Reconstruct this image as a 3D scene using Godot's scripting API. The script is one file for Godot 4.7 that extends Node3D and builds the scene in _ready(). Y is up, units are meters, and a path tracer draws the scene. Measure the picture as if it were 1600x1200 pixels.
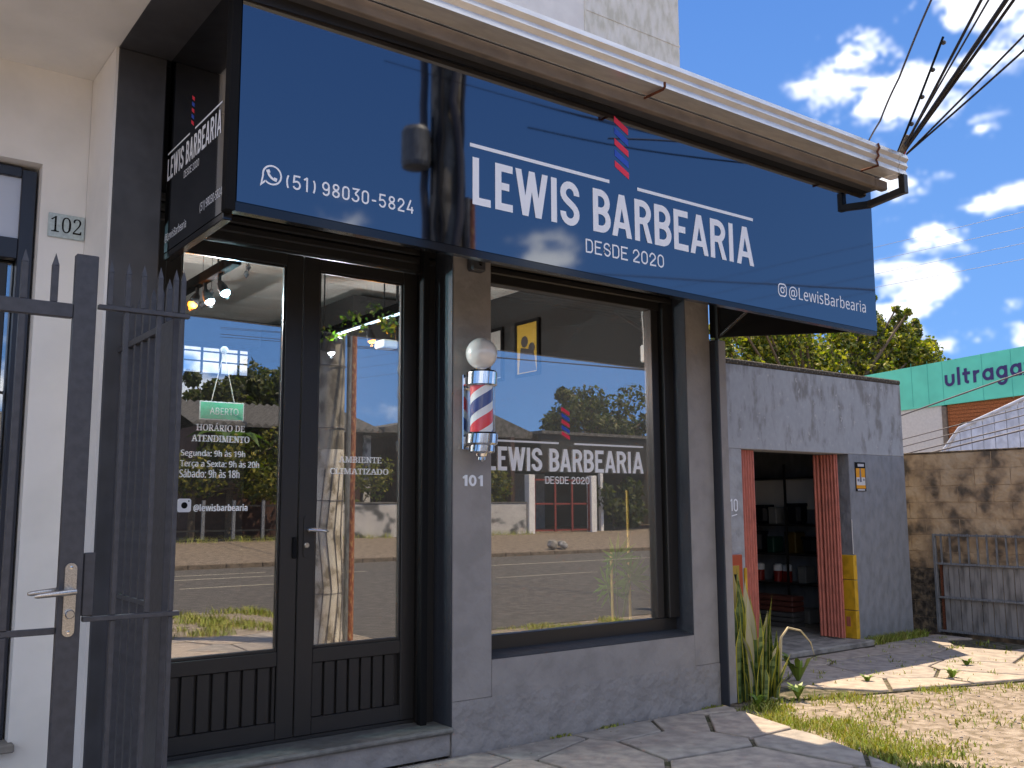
extends Node3D

# ---------------------------------------------------------------- mesh builder
class MB:
	var st := SurfaceTool.new()
	var xf := Transform3D()
	var col := Color.WHITE
	var count := 0
	var uv_rect := Rect2()   # x of the left edge, y of the top edge, width, height of a flat print
	func _init() -> void:
		st.begin(Mesh.PRIMITIVE_TRIANGLES)
	func v(p: Vector3) -> void:
		st.set_color(col)
		if uv_rect.size.x > 0.0: st.set_uv(Vector2((p.x - uv_rect.position.x) / uv_rect.size.x, (uv_rect.position.y - p.y) / uv_rect.size.y))
		st.add_vertex(xf * p)
	func tri(a: Vector3, b: Vector3, c: Vector3, g := -1) -> void:   # counter-clockwise seen from outside
		st.set_smooth_group(g)
		v(a); v(c); v(b)
		count += 1
	func quad(a: Vector3, b: Vector3, c: Vector3, d: Vector3, g := -1) -> void:
		tri(a, b, c, g); tri(a, c, d, g)
	func face(pts: Array, mid: Vector3) -> void:   # flat convex face turned away from mid
		var n: Vector3 = (pts[1] - pts[0]).cross(pts[2] - pts[0])
		var flip: bool = n.dot(pts[0] - mid) < 0.0
		for i in range(1, pts.size() - 1):
			if flip: tri(pts[0], pts[i + 1], pts[i])
			else: tri(pts[0], pts[i], pts[i + 1])
	func box(c: Vector3, s: Vector3, b := 0.0) -> void:
		var h := s * 0.5
		if b <= 0.0:
			for ax in 3:
				var u := (ax + 1) % 3
				var w := (ax + 2) % 3
				for sg in [-1.0, 1.0]:
					var pts := []
					for k in [[-1, -1], [1, -1], [1, 1], [-1, 1]]:
						var p := c
						p[ax] += sg * h[ax]; p[u] += k[0] * h[u]; p[w] += k[1] * h[w]
						pts.append(p)
					face(pts, c)
			return
		b = minf(b, minf(h.x, minf(h.y, h.z)) * 0.9)
		for ax in 3:
			var u := (ax + 1) % 3
			var w := (ax + 2) % 3
			for sg in [-1.0, 1.0]:
				var pts := []
				for k in [[-1, -1], [1, -1], [1, 1], [-1, 1]]:
					var p := c
					p[ax] += sg * h[ax]; p[u] += k[0] * (h[u] - b); p[w] += k[1] * (h[w] - b)
					pts.append(p)
				face(pts, c)
			for su in [-1.0, 1.0]:
				for sw in [-1.0, 1.0]:
					var e := []
					for k in [[1, 0, -1], [1, 0, 1], [0, 1, 1], [0, 1, -1]]:
						var p := c
						p[u] += su * (h[u] - (0.0 if k[0] else b)); p[w] += sw * (h[w] - (0.0 if k[1] else b)); p[ax] += k[2] * (h[ax] - b)
						e.append(p)
					face(e, c)
		for sx in [-1.0, 1.0]:
			for sy in [-1.0, 1.0]:
				for sz in [-1.0, 1.0]:
					var q := c + Vector3(sx * h.x, sy * h.y, sz * h.z)
					face([q - Vector3(0, sy * b, sz * b), q - Vector3(sx * b, 0, sz * b), q - Vector3(sx * b, sy * b, 0)], c)
	func span(a: Vector3, b: Vector3, bev := 0.0) -> void:   # box between two opposite corners
		box((a + b) * 0.5, (b - a).abs(), bev)
	func tube(pts: Array, r, n := 8, caps := true) -> void:
		var rings := []
		var up := Vector3.UP
		for i in pts.size():
			var d: Vector3 = (pts[mini(i + 1, pts.size() - 1)] - pts[maxi(i - 1, 0)]).normalized()
			if i == 0 and absf(d.dot(up)) > 0.9: up = Vector3.RIGHT
			var x := d.cross(up).normalized()
			up = x.cross(d).normalized()
			var rr: float = r[i] if r is Array else r
			var ring := []
			for k in n:
				var a := TAU * k / n
				ring.append(pts[i] + (x * cos(a) + up * sin(a)) * rr)
			rings.append(ring)
		for i in pts.size() - 1:
			for k in n:
				var k2 := (k + 1) % n
				quad(rings[i][k], rings[i][k2], rings[i + 1][k2], rings[i + 1][k], 1)
		if caps:
			face(rings[0], pts[1])
			face(rings[-1], pts[-2])
	func lathe(prof: Array, n := 20, smooth := false) -> void:   # Vector2(radius, height), from the bottom up
		for i in prof.size() - 1:
			var p: Vector2 = prof[i]
			var q: Vector2 = prof[i + 1]
			for k in n:
				var a := TAU * k / n
				var b := TAU * (k + 1) / n
				var p0 := Vector3(cos(a) * p.x, p.y, -sin(a) * p.x)
				var p1 := Vector3(cos(b) * p.x, p.y, -sin(b) * p.x)
				var q0 := Vector3(cos(a) * q.x, q.y, -sin(a) * q.x)
				var q1 := Vector3(cos(b) * q.x, q.y, -sin(b) * q.x)
				var g := 1 if smooth else i + 1
				if p.x > 1e-5: tri(p0, p1, q1, g)
				if q.x > 1e-5: tri(p0, q1, q0, g)
	func prism(poly: PackedVector2Array, z0: float, z1: float) -> void:
		if not Geometry2D.is_polygon_clockwise(poly):
			poly = poly.duplicate()
		else:
			poly = poly.duplicate(); poly.reverse()
		var t := Geometry2D.triangulate_polygon(poly)
		for i in range(0, t.size(), 3):
			var a := poly[t[i]]; var b := poly[t[i + 1]]; var c := poly[t[i + 2]]
			if (b - a).cross(c - a) < 0.0:
				var s := b; b = c; c = s
			tri(Vector3(a.x, a.y, z1), Vector3(b.x, b.y, z1), Vector3(c.x, c.y, z1))
			tri(Vector3(a.x, a.y, z0), Vector3(c.x, c.y, z0), Vector3(b.x, b.y, z0))
		for i in poly.size():
			var a := poly[i]; var b := poly[(i + 1) % poly.size()]
			quad(Vector3(a.x, a.y, z0), Vector3(b.x, b.y, z0), Vector3(b.x, b.y, z1), Vector3(a.x, a.y, z1))
	func strip(pts: Array, t: float, z := 0.0) -> void:   # a flat stroke of width t facing +z, mitred
		var clean := [pts[0]]
		for p in pts:
			if p.distance_squared_to(clean[-1]) > 1e-8: clean.append(p)
		pts = clean
		var l := []
		var r := []
		for i in pts.size():
			var d0: Vector2 = (pts[i] - pts[maxi(i - 1, 0)]).normalized()
			var d1: Vector2 = (pts[mini(i + 1, pts.size() - 1)] - pts[i]).normalized()
			if i == 0: d0 = d1
			if i == pts.size() - 1: d1 = d0
			var n := (d0 + d1).normalized().orthogonal()
			var k: float = t * 0.5 / maxf(0.35, n.dot(d1.orthogonal()))
			l.append(pts[i] + n * k); r.append(pts[i] - n * k)
		for i in pts.size() - 1:
			quad(_z(l[i], z), _z(l[i + 1], z), _z(r[i + 1], z), _z(r[i], z)) if (l[i + 1] - l[i]).cross(r[i] - l[i]) > 0.0 else quad(_z(l[i], z), _z(r[i], z), _z(r[i + 1], z), _z(l[i + 1], z))
	func para(b0: float, b1: float, y0: float, t0: float, t1: float, y1: float, z := 0.0) -> void:
		quad(Vector3(b0, y0, z), Vector3(b1, y0, z), Vector3(t1, y1, z), Vector3(t0, y1, z))
	func _z(p: Vector2, z: float) -> Vector3:
		return Vector3(p.x, p.y, z)
	func disc(c: Vector2, r: float, z := 0.0, n := 20) -> void:
		for k in n:
			tri(_z(c, z), _z(c + Vector2.from_angle(TAU * k / n) * r, z), _z(c + Vector2.from_angle(TAU * (k + 1) / n) * r, z))
	func done() -> ArrayMesh:
		st.generate_normals()
		return st.commit()

# ---------------------------------------------------------------- helpers
var taken := {}
var rng := RandomNumberGenerator.new()
var M := {}
var noises := {}

func uniq(called: String) -> String:
	var n: int = taken.get(called, 0)
	taken[called] = n + 1
	return called if n == 0 else "%s_%03d" % [called, n]

func obj(called: String, m, mt: Material, parent: Node = self) -> MeshInstance3D:
	var o := MeshInstance3D.new()
	o.mesh = m.done() if m is MB else m
	o.material_override = mt
	if parent == self:
		o.name = uniq(called)
	else:
		var n := 0
		var nm := called
		while parent.has_node(nm):
			n += 1
			nm = "%s_%03d" % [called, n]
		o.name = nm
	parent.add_child(o, true)
	return o

func tag(o: Node, label: String, category: String, group := "") -> Node:
	o.set_meta("label", label); o.set_meta("category", category)
	if group: o.set_meta("group", group)
	return o

func thing(called: String, label: String, category: String, at := Vector3.ZERO, group := "") -> Node3D:
	var o := Node3D.new()
	o.name = uniq(called)
	add_child(o)
	o.position = at
	tag(o, label, category, group)
	return o

func structure(called: String) -> Node3D:
	var o := Node3D.new()
	o.name = uniq(called)
	add_child(o)
	o.set_meta("kind", "structure")
	return o

func boxo(called: String, a: Vector3, b: Vector3, mt: Material, parent: Node = self, bev := 0.0) -> MeshInstance3D:
	var m := MB.new()
	m.span(a, b, bev)
	return obj(called, m, mt, parent)

func lin(r: float, g: float, b: float) -> Color:
	return Color(r, g, b).linear_to_srgb()

func noise_tex(sd: int, freq: float, oct: int, ramp: Array, size := 512) -> NoiseTexture2D:
	var key := str([sd, freq, oct, ramp])
	if noises.has(key): return noises[key]
	var n := FastNoiseLite.new()
	n.seed = sd; n.frequency = freq; n.fractal_octaves = oct
	n.noise_type = FastNoiseLite.TYPE_SIMPLEX_SMOOTH
	var t := NoiseTexture2D.new()
	t.width = size; t.height = size; t.seamless = true; t.noise = n
	if ramp.size():
		var g := Gradient.new()
		var offs := PackedFloat32Array()
		var cols := PackedColorArray()
		for r in ramp:
			offs.append(r[0]); cols.append(r[1])
		g.offsets = offs; g.colors = cols
		t.color_ramp = g
	noises[key] = t
	return t

# o: metal, spec, coat, m (metres per repeat, number or Vector3), tex [seed, freq, octaves, [[pos, factor or Color]...]], bump [seed, freq, octaves, cm]
func mk(c: Color, rough: float, o := {}) -> StandardMaterial3D:
	var m := StandardMaterial3D.new()
	m.roughness = rough
	m.metallic = o.get("metal", 0.0)
	m.metallic_specular = o.get("spec", 0.5)
	m.albedo_color = c.linear_to_srgb()
	if o.has("tex") or o.has("bump"):
		m.uv1_triplanar = true
		m.uv1_world_triplanar = o.get("world", true)
		var s = o.get("m", 1.0)
		m.uv1_scale = Vector3(1.0 / s.x, 1.0 / s.y, 1.0 / s.z) if s is Vector3 else Vector3.ONE / s
		m.uv1_triplanar_sharpness = 4.0
	if o.has("tex"):
		var ramp := []
		for r in o.tex[3]:
			var k: Color = (r[1] if r[1] is Color else Color(c.r * r[1], c.g * r[1], c.b * r[1]))
			ramp.append([r[0], k.linear_to_srgb()])
		m.albedo_color = Color.WHITE
		m.albedo_texture = noise_tex(o.tex[0], o.tex[1], o.tex[2], ramp)
	if o.has("bump"):
		m.heightmap_enabled = true
		m.heightmap_texture = noise_tex(o.bump[0], o.bump[1], o.bump[2], [])
		m.heightmap_scale = o.bump[3]
	if o.has("coat"):
		m.clearcoat_enabled = true
		m.clearcoat = 1.0
		m.clearcoat_roughness = o.coat
	return m

func glow(c: Color, e: float) -> StandardMaterial3D:
	var m := StandardMaterial3D.new()
	m.albedo_color = c
	m.emission_enabled = true
	m.emission = c
	m.emission_energy_multiplier = e
	return m

# ---------------------------------------------------------------- lettering in strokes
func arc(c: Vector2, rx: float, ry: float, a0: float, a1: float, n := 10) -> Array:
	var out := []
	for i in n + 1:
		var a := deg_to_rad(lerpf(a0, a1, float(i) / n))
		out.append(c + Vector2(cos(a) * rx, sin(a) * ry))
	return out

func bez(a: Vector2, b: Vector2, c: Vector2, d: Vector2, n := 10) -> Array:
	var out := []
	for i in n + 1:
		out.append(a.bezier_interpolate(b, c, d, float(i) / n))
	return out

func glyph(m: MB, ch: String, x: float, y: float, w: float, h: float, t: float) -> void:
	var o := Vector2(x, y)
	var a := t * 0.5
	var s := []
	match ch:
		"L": s = [[Vector2(a, h), Vector2(a, a), Vector2(w, a)]]
		"E": s = [[Vector2(w, h - a), Vector2(a, h - a), Vector2(a, a), Vector2(w, a)], [Vector2(t, h * 0.52), Vector2(w * 0.8, h * 0.52)]]
		"I": s = [[Vector2(w * 0.5, 0), Vector2(w * 0.5, h)]]
		"W":
			m.para(x + w * 0.21, x + w * 0.21 + t, y, x, x + t, y + h, 0.0)
			m.para(x + w * 0.21, x + w * 0.21 + t, y, x + w * 0.5 - t * 0.48, x + w * 0.5 + t * 0.48, y + h, 0.0004)
			m.para(x + w * 0.79 - t, x + w * 0.79, y, x + w * 0.5 - t * 0.48, x + w * 0.5 + t * 0.48, y + h, 0.0008)
			m.para(x + w * 0.79 - t, x + w * 0.79, y, x + w - t, x + w, y + h, 0.0012)
		"A":
			m.para(x, x + t, y, x + w * 0.5 - t * 0.55, x + w * 0.5 + t * 0.45, y + h, 0.0)
			m.para(x + w - t, x + w, y, x + w * 0.5 - t * 0.45, x + w * 0.5 + t * 0.55, y + h, 0.0004)
			m.para(x + w * 0.2, x + w * 0.8, y + h * 0.2, x + w * 0.25, x + w * 0.75, y + h * 0.2 + t * 0.9, 0.0008)
		"S":
			var rx := w * 0.5 - a
			var ry := rx * 1.02
			s = [[Vector2(w - a, h * 0.7)] + arc(Vector2(w * 0.5, h - a - ry), rx, ry, 0, 180) + bez(Vector2(a, h - a - ry), Vector2(a, h * 0.52), Vector2(w - a, h * 0.5), Vector2(w - a, a + ry), 10).slice(1) + arc(Vector2(w * 0.5, a + ry), rx, ry, 0, -180).slice(1) + [Vector2(a, h * 0.3)]]
		"B", "R", "D", "P":
			s = [[Vector2(a, 0), Vector2(a, h)]]
			var r := w * 0.42
			if ch == "D":
				s.append([Vector2(t, h - a), Vector2(w - r, h - a)] + arc(Vector2(w - a - (r - a), h - a - (r - a) * 1.2), r - a, (r - a) * 1.2, 90, 0, 6) + arc(Vector2(w - a - (r - a), a + (r - a) * 1.2), r - a, (r - a) * 1.2, 0, -90, 6) + [Vector2(t, a)])
			else:
				var mid := h * 0.5
				var q := (h * 0.5 - a) * 0.5
				s.append([Vector2(t * 0.9, h - a)] + arc(Vector2(w * 0.96 - a - w * 0.38, h - a - q), w * 0.38, q, 90, -90, 14) + [Vector2(t * 0.9, mid)])
				if ch == "B":
					s.append([Vector2(t * 0.9, mid)] + arc(Vector2(w - a - w * 0.4, a + q), w * 0.4, q, 90, -90, 14) + [Vector2(t * 0.9, a)])
				if ch == "R":
					m.para(x + w - t * 1.02, x + w, y, x + w * 0.42, x + w * 0.42 + t, y + mid, 0.0012)
		"0": s = [arc(Vector2(w * 0.5, h - w * 0.5), w * 0.5 - a, w * 0.5 - a, 0, 180) + arc(Vector2(w * 0.5, w * 0.5), w * 0.5 - a, w * 0.5 - a, 180, 360) + [Vector2(w - a, h - w * 0.5)]]
		"2": s = [[Vector2(a, h - w * 0.55)] + arc(Vector2(w * 0.5, h - w * 0.5), w * 0.5 - a, w * 0.5 - a, 180, 0) + bez(Vector2(w - a, h - w * 0.5), Vector2(w - a, h * 0.55), Vector2(w * 0.5, h * 0.4), Vector2(a, t), 8).slice(1), [Vector2(a * 0.5, a), Vector2(w, a)]]
		"1": s = [[Vector2(w * 0.62, 0), Vector2(w * 0.62, h)], [Vector2(w * 0.1, h * 0.8), Vector2(w * 0.62, h - a * 0.6)]]
		"3": s = [[Vector2(w * 0.06, h - a), Vector2(w - a, h - a), Vector2(w * 0.42, h * 0.58)], arc(Vector2(w * 0.45, h * 0.3), w * 0.55 - a, h * 0.3 - a, 95, -165, 16)]
		"4": s = [[Vector2(w * 0.6, h), Vector2(a, h * 0.27), Vector2(w, h * 0.27)], [Vector2(w * 0.76, 0), Vector2(w * 0.76, h * 0.5)]]
		"5": s = [[Vector2(w * 0.92, h - a), Vector2(a * 1.6, h - a), Vector2(a * 1.1, h * 0.52)] + arc(Vector2(w * 0.48, h * 0.32), w * 0.52 - a, h * 0.32 - a, 120, -160, 16)]
		"8":
			s = [arc(Vector2(w * 0.5, h * 0.75), w * 0.45 - a, h * 0.25 - a, 0, 360, 20), arc(Vector2(w * 0.5, h * 0.27), w * 0.5 - a, h * 0.27 - a, 0, 360, 20)]
		"9": s = [arc(Vector2(w * 0.5, h * 0.68), w * 0.5 - a, h * 0.32 - a, 0, 360, 20), [Vector2(w - a, h * 0.68), Vector2(w - a, h * 0.35)] + arc(Vector2(w * 0.5, h * 0.3), w * 0.5 - a, h * 0.3 - a, 0, -155, 12)]
		"(": s = [arc(Vector2(w * 1.6, h * 0.45), w * 1.4, h * 0.68, 140, 220, 10)]
		")": s = [arc(Vector2(-w * 0.6, h * 0.45), w * 1.4, h * 0.68, 40, -40, 10)]
		"-": s = [[Vector2(w * 0.1, h * 0.38), Vector2(w * 0.9, h * 0.38)]]
		"u": s = [[Vector2(a, h)] + arc(Vector2(w * 0.5, w * 0.5), w * 0.5 - a, w * 0.5 - a, 180, 360) + [Vector2(w - a, h)]]
		"l": s = [[Vector2(w * 0.5, 0), Vector2(w * 0.5, h * 1.5)]]
		"t": s = [[Vector2(w * 0.4, h * 1.3), Vector2(w * 0.4, w * 0.4)] + arc(Vector2(w * 0.75, w * 0.38), w * 0.35, w * 0.38 - a, 180, 270, 6), [Vector2(0, h - a), Vector2(w * 0.95, h - a)]]
		"r": s = [[Vector2(a, 0), Vector2(a, h)], arc(Vector2(w * 0.85, h * 0.55), w * 0.85 - a, h * 0.45 - a, 170, 80, 6)]
		"a": s = [arc(Vector2(w * 0.5, h * 0.5), w * 0.5 - a, h * 0.5 - a, 0, 360, 20), [Vector2(w - a, 0), Vector2(w - a, h)]]
		"g": s = [arc(Vector2(w * 0.5, h * 0.5), w * 0.5 - a, h * 0.5 - a, 0, 360, 20), [Vector2(w - a, h), Vector2(w - a, -h * 0.05)] + arc(Vector2(w * 0.5, -h * 0.05), w * 0.5 - a, h * 0.38, 0, -150, 10)]
		"z": s = [[Vector2(0, h - a), Vector2(w - a, h - a), Vector2(a, a), Vector2(w, a)]]
	var z := 0.0
	for p in s:
		var q := []
		for k in p: q.append(k + o)
		m.strip(q, t, z)
		z += 0.0004

func spelled(text: String, called: String, t3: Transform3D, mt: Material, parent: Node, x: float, y: float, w: float, h: float, t: float, gap: float, wide := {}) -> float:
	for ch in text:
		if ch == " ":
			x += w * 0.5
			continue
		var ww: float = w * wide.get(ch, 1.0)
		var m := MB.new()
		m.xf = t3
		glyph(m, ch, x, y, ww, h, t)
		obj(called, m, mt, parent)
		x += ww + gap
	return x

# the shop's emblem: two rules, five slanted stripes, the two words and the line below, in metres of the big sign
func emblem(parent: Node, t: Transform3D, white: Material, red: Material, blue: Material) -> void:
	var words := [["L", 2.676, 0.116], ["E", 2.821, 0.116], ["W", 2.955, 0.224], ["I", 3.202, 0.041], ["S", 3.268, 0.14], ["B", 3.51, 0.136], ["A", 3.657, 0.157], ["R", 3.839, 0.142], ["B", 4.003, 0.144], ["E", 4.17, 0.127], ["A", 4.315, 0.164], ["R", 4.5, 0.149], ["I", 4.677, 0.041], ["A", 4.75, 0.169]]
	for g in words:
		var m := MB.new()
		m.xf = t
		glyph(m, g[0], g[1], 3.015, g[2], 0.256, 0.041)
		obj("letter", m, white, parent)
	for r in [[2.659, 3.642], [3.866, 4.924]]:
		var m := MB.new()
		m.xf = t
		m.strip([Vector2(r[0], 3.334), Vector2(r[1], 3.334)], 0.02)
		obj("rule", m, white, parent)
	for k in 5:
		var m := MB.new()
		m.xf = t
		var y0 := 3.749 - k * 0.0685
		m.quad(Vector3(3.688, y0 - 0.04, 0), Vector3(3.8, y0 - 0.04 - 0.057, 0), Vector3(3.8, y0 - 0.056, 0), Vector3(3.688, y0, 0))
		obj("stripe", m, [red, blue][k % 2], parent)
	spelled("DESDE 2020", "small_letter", t, white, parent, 3.451, 2.879, 0.0545, 0.081, 0.0095, 0.0135)

func words(called: String, text: String, at: Vector3, width: float, height: float, mt: Material, parent: Node, font := "Droid Sans", bold := false, turn := 0.0) -> MeshInstance3D:
	var f := SystemFont.new()
	f.font_names = PackedStringArray([font])
	if bold: f.font_weight = 700
	var tm := TextMesh.new()
	tm.font = f
	tm.text = text
	tm.font_size = 64
	tm.pixel_size = 0.01
	tm.depth = 0.0
	tm.curve_step = 2.0
	var bb := tm.get_aabb()
	var o := MeshInstance3D.new()
	o.mesh = tm
	o.material_override = mt
	var n := 0
	var nm := called
	while parent.has_node(nm):
		n += 1
		nm = "%s_%03d" % [called, n]
	o.name = nm
	parent.add_child(o, true)
	var sx := width / bb.size.x
	var sy := height / bb.size.y if height > 0.0 else sx
	o.transform = Transform3D(Basis(Vector3.UP, turn), at) * Transform3D(Basis.from_scale(Vector3(sx, sy, 1.0)), Vector3(-bb.position.x * sx, -bb.position.y * sy, 0.0))
	return o

func picto_camera(m: MB, c: Vector2, s: float, t: float) -> void:   # rounded square, ring and dot
	var p := []
	var r := s * 0.3
	for k in 4:
		var q: Vector2 = c + Vector2([1, -1, -1, 1][k], [1, 1, -1, -1][k]) * (s * 0.5 - r)
		p += arc(q, r, r, k * 90, k * 90 + 90, 6)
	p.append(p[0])
	m.strip(p, t)
	m.strip(arc(c, s * 0.23, s * 0.23, 0, 360, 20), t, 0.0004)
	m.disc(c + Vector2(s * 0.26, s * 0.26), t * 0.6, 0.0008, 8)

# ---------------------------------------------------------------- foliage
func leaf_cloud(m: MB, blobs: Array, per: int, size: float, cols: Array, flat := 0.75) -> void:
	for b in blobs:
		var c: Vector3 = b[0]
		var r: Vector3 = b[1]
		var n := int(per * (b[2] if b.size() > 2 else 1.0))
		for i in n:
			var d := Vector3(rng.randfn(), rng.randfn(), rng.randfn()).normalized()
			var p := c + d * r * (0.45 + 0.6 * sqrt(rng.randf()))
			var out := (d + Vector3(rng.randfn(), rng.randfn() + 0.3, rng.randfn()) * flat).normalized()
			var side := out.cross(Vector3(rng.randfn(), rng.randfn(), rng.randfn())).normalized()
			var ahead := side.cross(out)
			var s := size * rng.randf_range(0.6, 1.4)
			m.col = cols[rng.randi() % cols.size()] * rng.randf_range(0.75, 1.25)
			m.col.a = 1.0
			var q0 := p - side * s * 0.5
			var q1 := p + ahead * s * 0.3 - out * s * 0.08
			var q2 := p + side * s * 0.5
			var q3 := p - ahead * s * 0.3 - out * s * 0.08
			m.tri(q0, q2, q1); m.tri(q0, q3, q2)

func tree(called: String, label: String, at: Vector3, trunk_h: float, trunk_r: float, blobs: Array, per: int, size: float, cols: Array, category := "tree", group := "") -> Node3D:
	var t := thing(called, label, category, at, group)
	var m := MB.new()
	m.tube([Vector3.ZERO, Vector3(0.06, trunk_h * 0.5, 0.03), Vector3(0.0, trunk_h, -0.04)], [trunk_r, trunk_r * 0.8, trunk_r * 0.55], 9)
	for b in blobs:
		m.tube([Vector3(0, trunk_h * 0.75, 0), b[0] * Vector3(0.5, 0, 0.5) + Vector3(0, lerpf(trunk_h * 0.9, b[0].y, 0.45), 0), b[0]], [trunk_r * 0.45, trunk_r * 0.3, trunk_r * 0.12], 6)
	obj("trunk", m, M.bark, t)
	var c := MB.new()
	leaf_cloud(c, blobs, per, size, cols)
	obj("crown", c, M.leaf, t)
	return t

func grass_patch(poly: Array, n: int, hgt: float, keep: Callable, y := 0.0) -> ArrayMesh:
	var pv := PackedVector2Array(poly)
	var lo := pv[0]
	var hi := pv[0]
	for p in pv:
		lo = lo.min(p); hi = hi.max(p)
	var verts := PackedVector3Array()
	var cols := PackedColorArray()
	var norms := PackedVector3Array()
	for i in n:
		var p := Vector2(rng.randf_range(lo.x, hi.x), rng.randf_range(lo.y, hi.y))
		var k: float = keep.call(p)
		if rng.randf() > k or not Geometry2D.is_point_in_polygon(p, pv): continue
		var h := hgt * rng.randf_range(0.4, 1.25) * lerpf(0.6, 1.0, k)
		var a := rng.randf() * TAU
		var w := Vector3(cos(a), 0, sin(a)) * rng.randf_range(0.003, 0.006)
		var lean := Vector3(rng.randfn(), 0, rng.randfn()) * h * 0.45
		var b := Vector3(p.x, y, p.y)
		var mid := b + lean * 0.35 + Vector3(0, h * 0.6, 0)
		var tip := b + lean + Vector3(0, h, 0)
		var c := Color(0.25, 0.35, 0.03).lerp(Color(0.46, 0.4, 0.12), pow(rng.randf(), 1.3)) * rng.randf_range(0.65, 1.2)
		c.a = 1.0
		for q in [b - w, mid - w * 0.8, b + w, b + w, mid - w * 0.8, mid + w * 0.8, mid - w * 0.8, tip, mid + w * 0.8]:
			verts.append(q); cols.append(c); norms.append((Vector3(-sin(a), 0.8, cos(a))).normalized())
	var arr := []
	arr.resize(Mesh.ARRAY_MAX)
	arr[Mesh.ARRAY_VERTEX] = verts; arr[Mesh.ARRAY_COLOR] = cols; arr[Mesh.ARRAY_NORMAL] = norms
	var am := ArrayMesh.new()
	am.add_surface_from_arrays(Mesh.PRIMITIVE_TRIANGLES, arr)
	return am

# ---------------------------------------------------------------- paving of irregular stones
func stones(parent: Node, region: Array, cell: float, joint: float, thick: float, mats: Array, sd: int, stretch := 1.0) -> void:
	var rg := PackedVector2Array(region)
	var lo := rg[0]
	var hi := rg[0]
	for p in rg:
		lo = lo.min(p); hi = hi.max(p)
	var r := RandomNumberGenerator.new()
	r.seed = sd
	var sites := []
	var nx := int((hi.x - lo.x) / (cell * stretch)) + 3
	var nz := int((hi.y - lo.y) / cell) + 3
	for i in nx:
		for j in nz:
			sites.append(Vector2(lo.x + (i - 1 + 0.5 * (j % 2) + r.randf_range(-0.42, 0.42)) * cell * stretch, lo.y + (j - 1 + r.randf_range(-0.42, 0.42)) * cell))
	for s in sites:
		var poly := PackedVector2Array([s + Vector2(-3, -3) * cell, s + Vector2(3, -3) * cell, s + Vector2(3, 3) * cell, s + Vector2(-3, 3) * cell])
		for q in sites:
			if q == s or s.distance_to(q) > cell * 3.2 * stretch: continue
			var mid: Vector2 = (s + q) * 0.5
			var n: Vector2 = (q - s).normalized()
			var cut := PackedVector2Array()
			for i in poly.size():
				var a := poly[i]; var b := poly[(i + 1) % poly.size()]
				var da := (a - mid).dot(n); var db := (b - mid).dot(n)
				if da <= 0.0: cut.append(a)
				if (da < 0.0) != (db < 0.0) and absf(da - db) > 1e-9: cut.append(a.lerp(b, da / (da - db)))
			poly = cut
			if poly.size() < 3: break
		if poly.size() < 3: continue
		for piece in Geometry2D.intersect_polygons(poly, rg):
			for inner in Geometry2D.offset_polygon(piece, -joint * r.randf_range(0.35, 0.75), Geometry2D.JOIN_MITER):
				var area := 0.0
				for i in inner.size(): area += inner[i].cross(inner[(i + 1) % inner.size()])
				if absf(area) < 0.016: continue
				if area < 0.0: inner.reverse()
				var top := Geometry2D.offset_polygon(inner, -0.005, Geometry2D.JOIN_MITER)
				if top.size() != 1 or top[0].size() != inner.size(): continue
				var tp: PackedVector2Array = top[0]
				var start := 0
				for i in tp.size():
					if tp[i].distance_squared_to(inner[0]) < tp[start].distance_squared_to(inner[0]): start = i
				var m := MB.new()
				var y0 := r.randf_range(-0.003, 0.004)
				var tilt := Vector2(r.randfn(), r.randfn()) * 0.003
				var tri_i := Geometry2D.triangulate_polygon(tp)
				var mid2 := Vector2.ZERO
				for p in tp: mid2 += p / tp.size()
				var yy := func(p: Vector2) -> float: return y0 + (p - mid2).dot(tilt)
				for i in range(0, tri_i.size(), 3):
					var a := tp[tri_i[i]]; var b := tp[tri_i[i + 1]]; var c := tp[tri_i[i + 2]]
					if (b - a).cross(c - a) > 0.0:
						var sw := b; b = c; c = sw
					m.tri(Vector3(a.x, yy.call(a), a.y), Vector3(b.x, yy.call(b), b.y), Vector3(c.x, yy.call(c), c.y))
				var k := tp.size()
				for i in k:
					var a := tp[(i + start) % k]; var b := tp[(i + 1 + start) % k]
					var ao := inner[i]; var bo := inner[(i + 1) % k]
					var p0 := Vector3(a.x, yy.call(a), a.y); var p1 := Vector3(b.x, yy.call(b), b.y)
					var p2 := Vector3(bo.x, yy.call(b) - 0.005, bo.y); var p3 := Vector3(ao.x, yy.call(a) - 0.005, ao.y)
					m.quad(p0, p1, p2, p3)
					m.quad(p3, p2, Vector3(bo.x, -thick, bo.y), Vector3(ao.x, -thick, ao.y))
				obj("flagstone", m, mats[r.randi() % mats.size()], parent)

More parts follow.
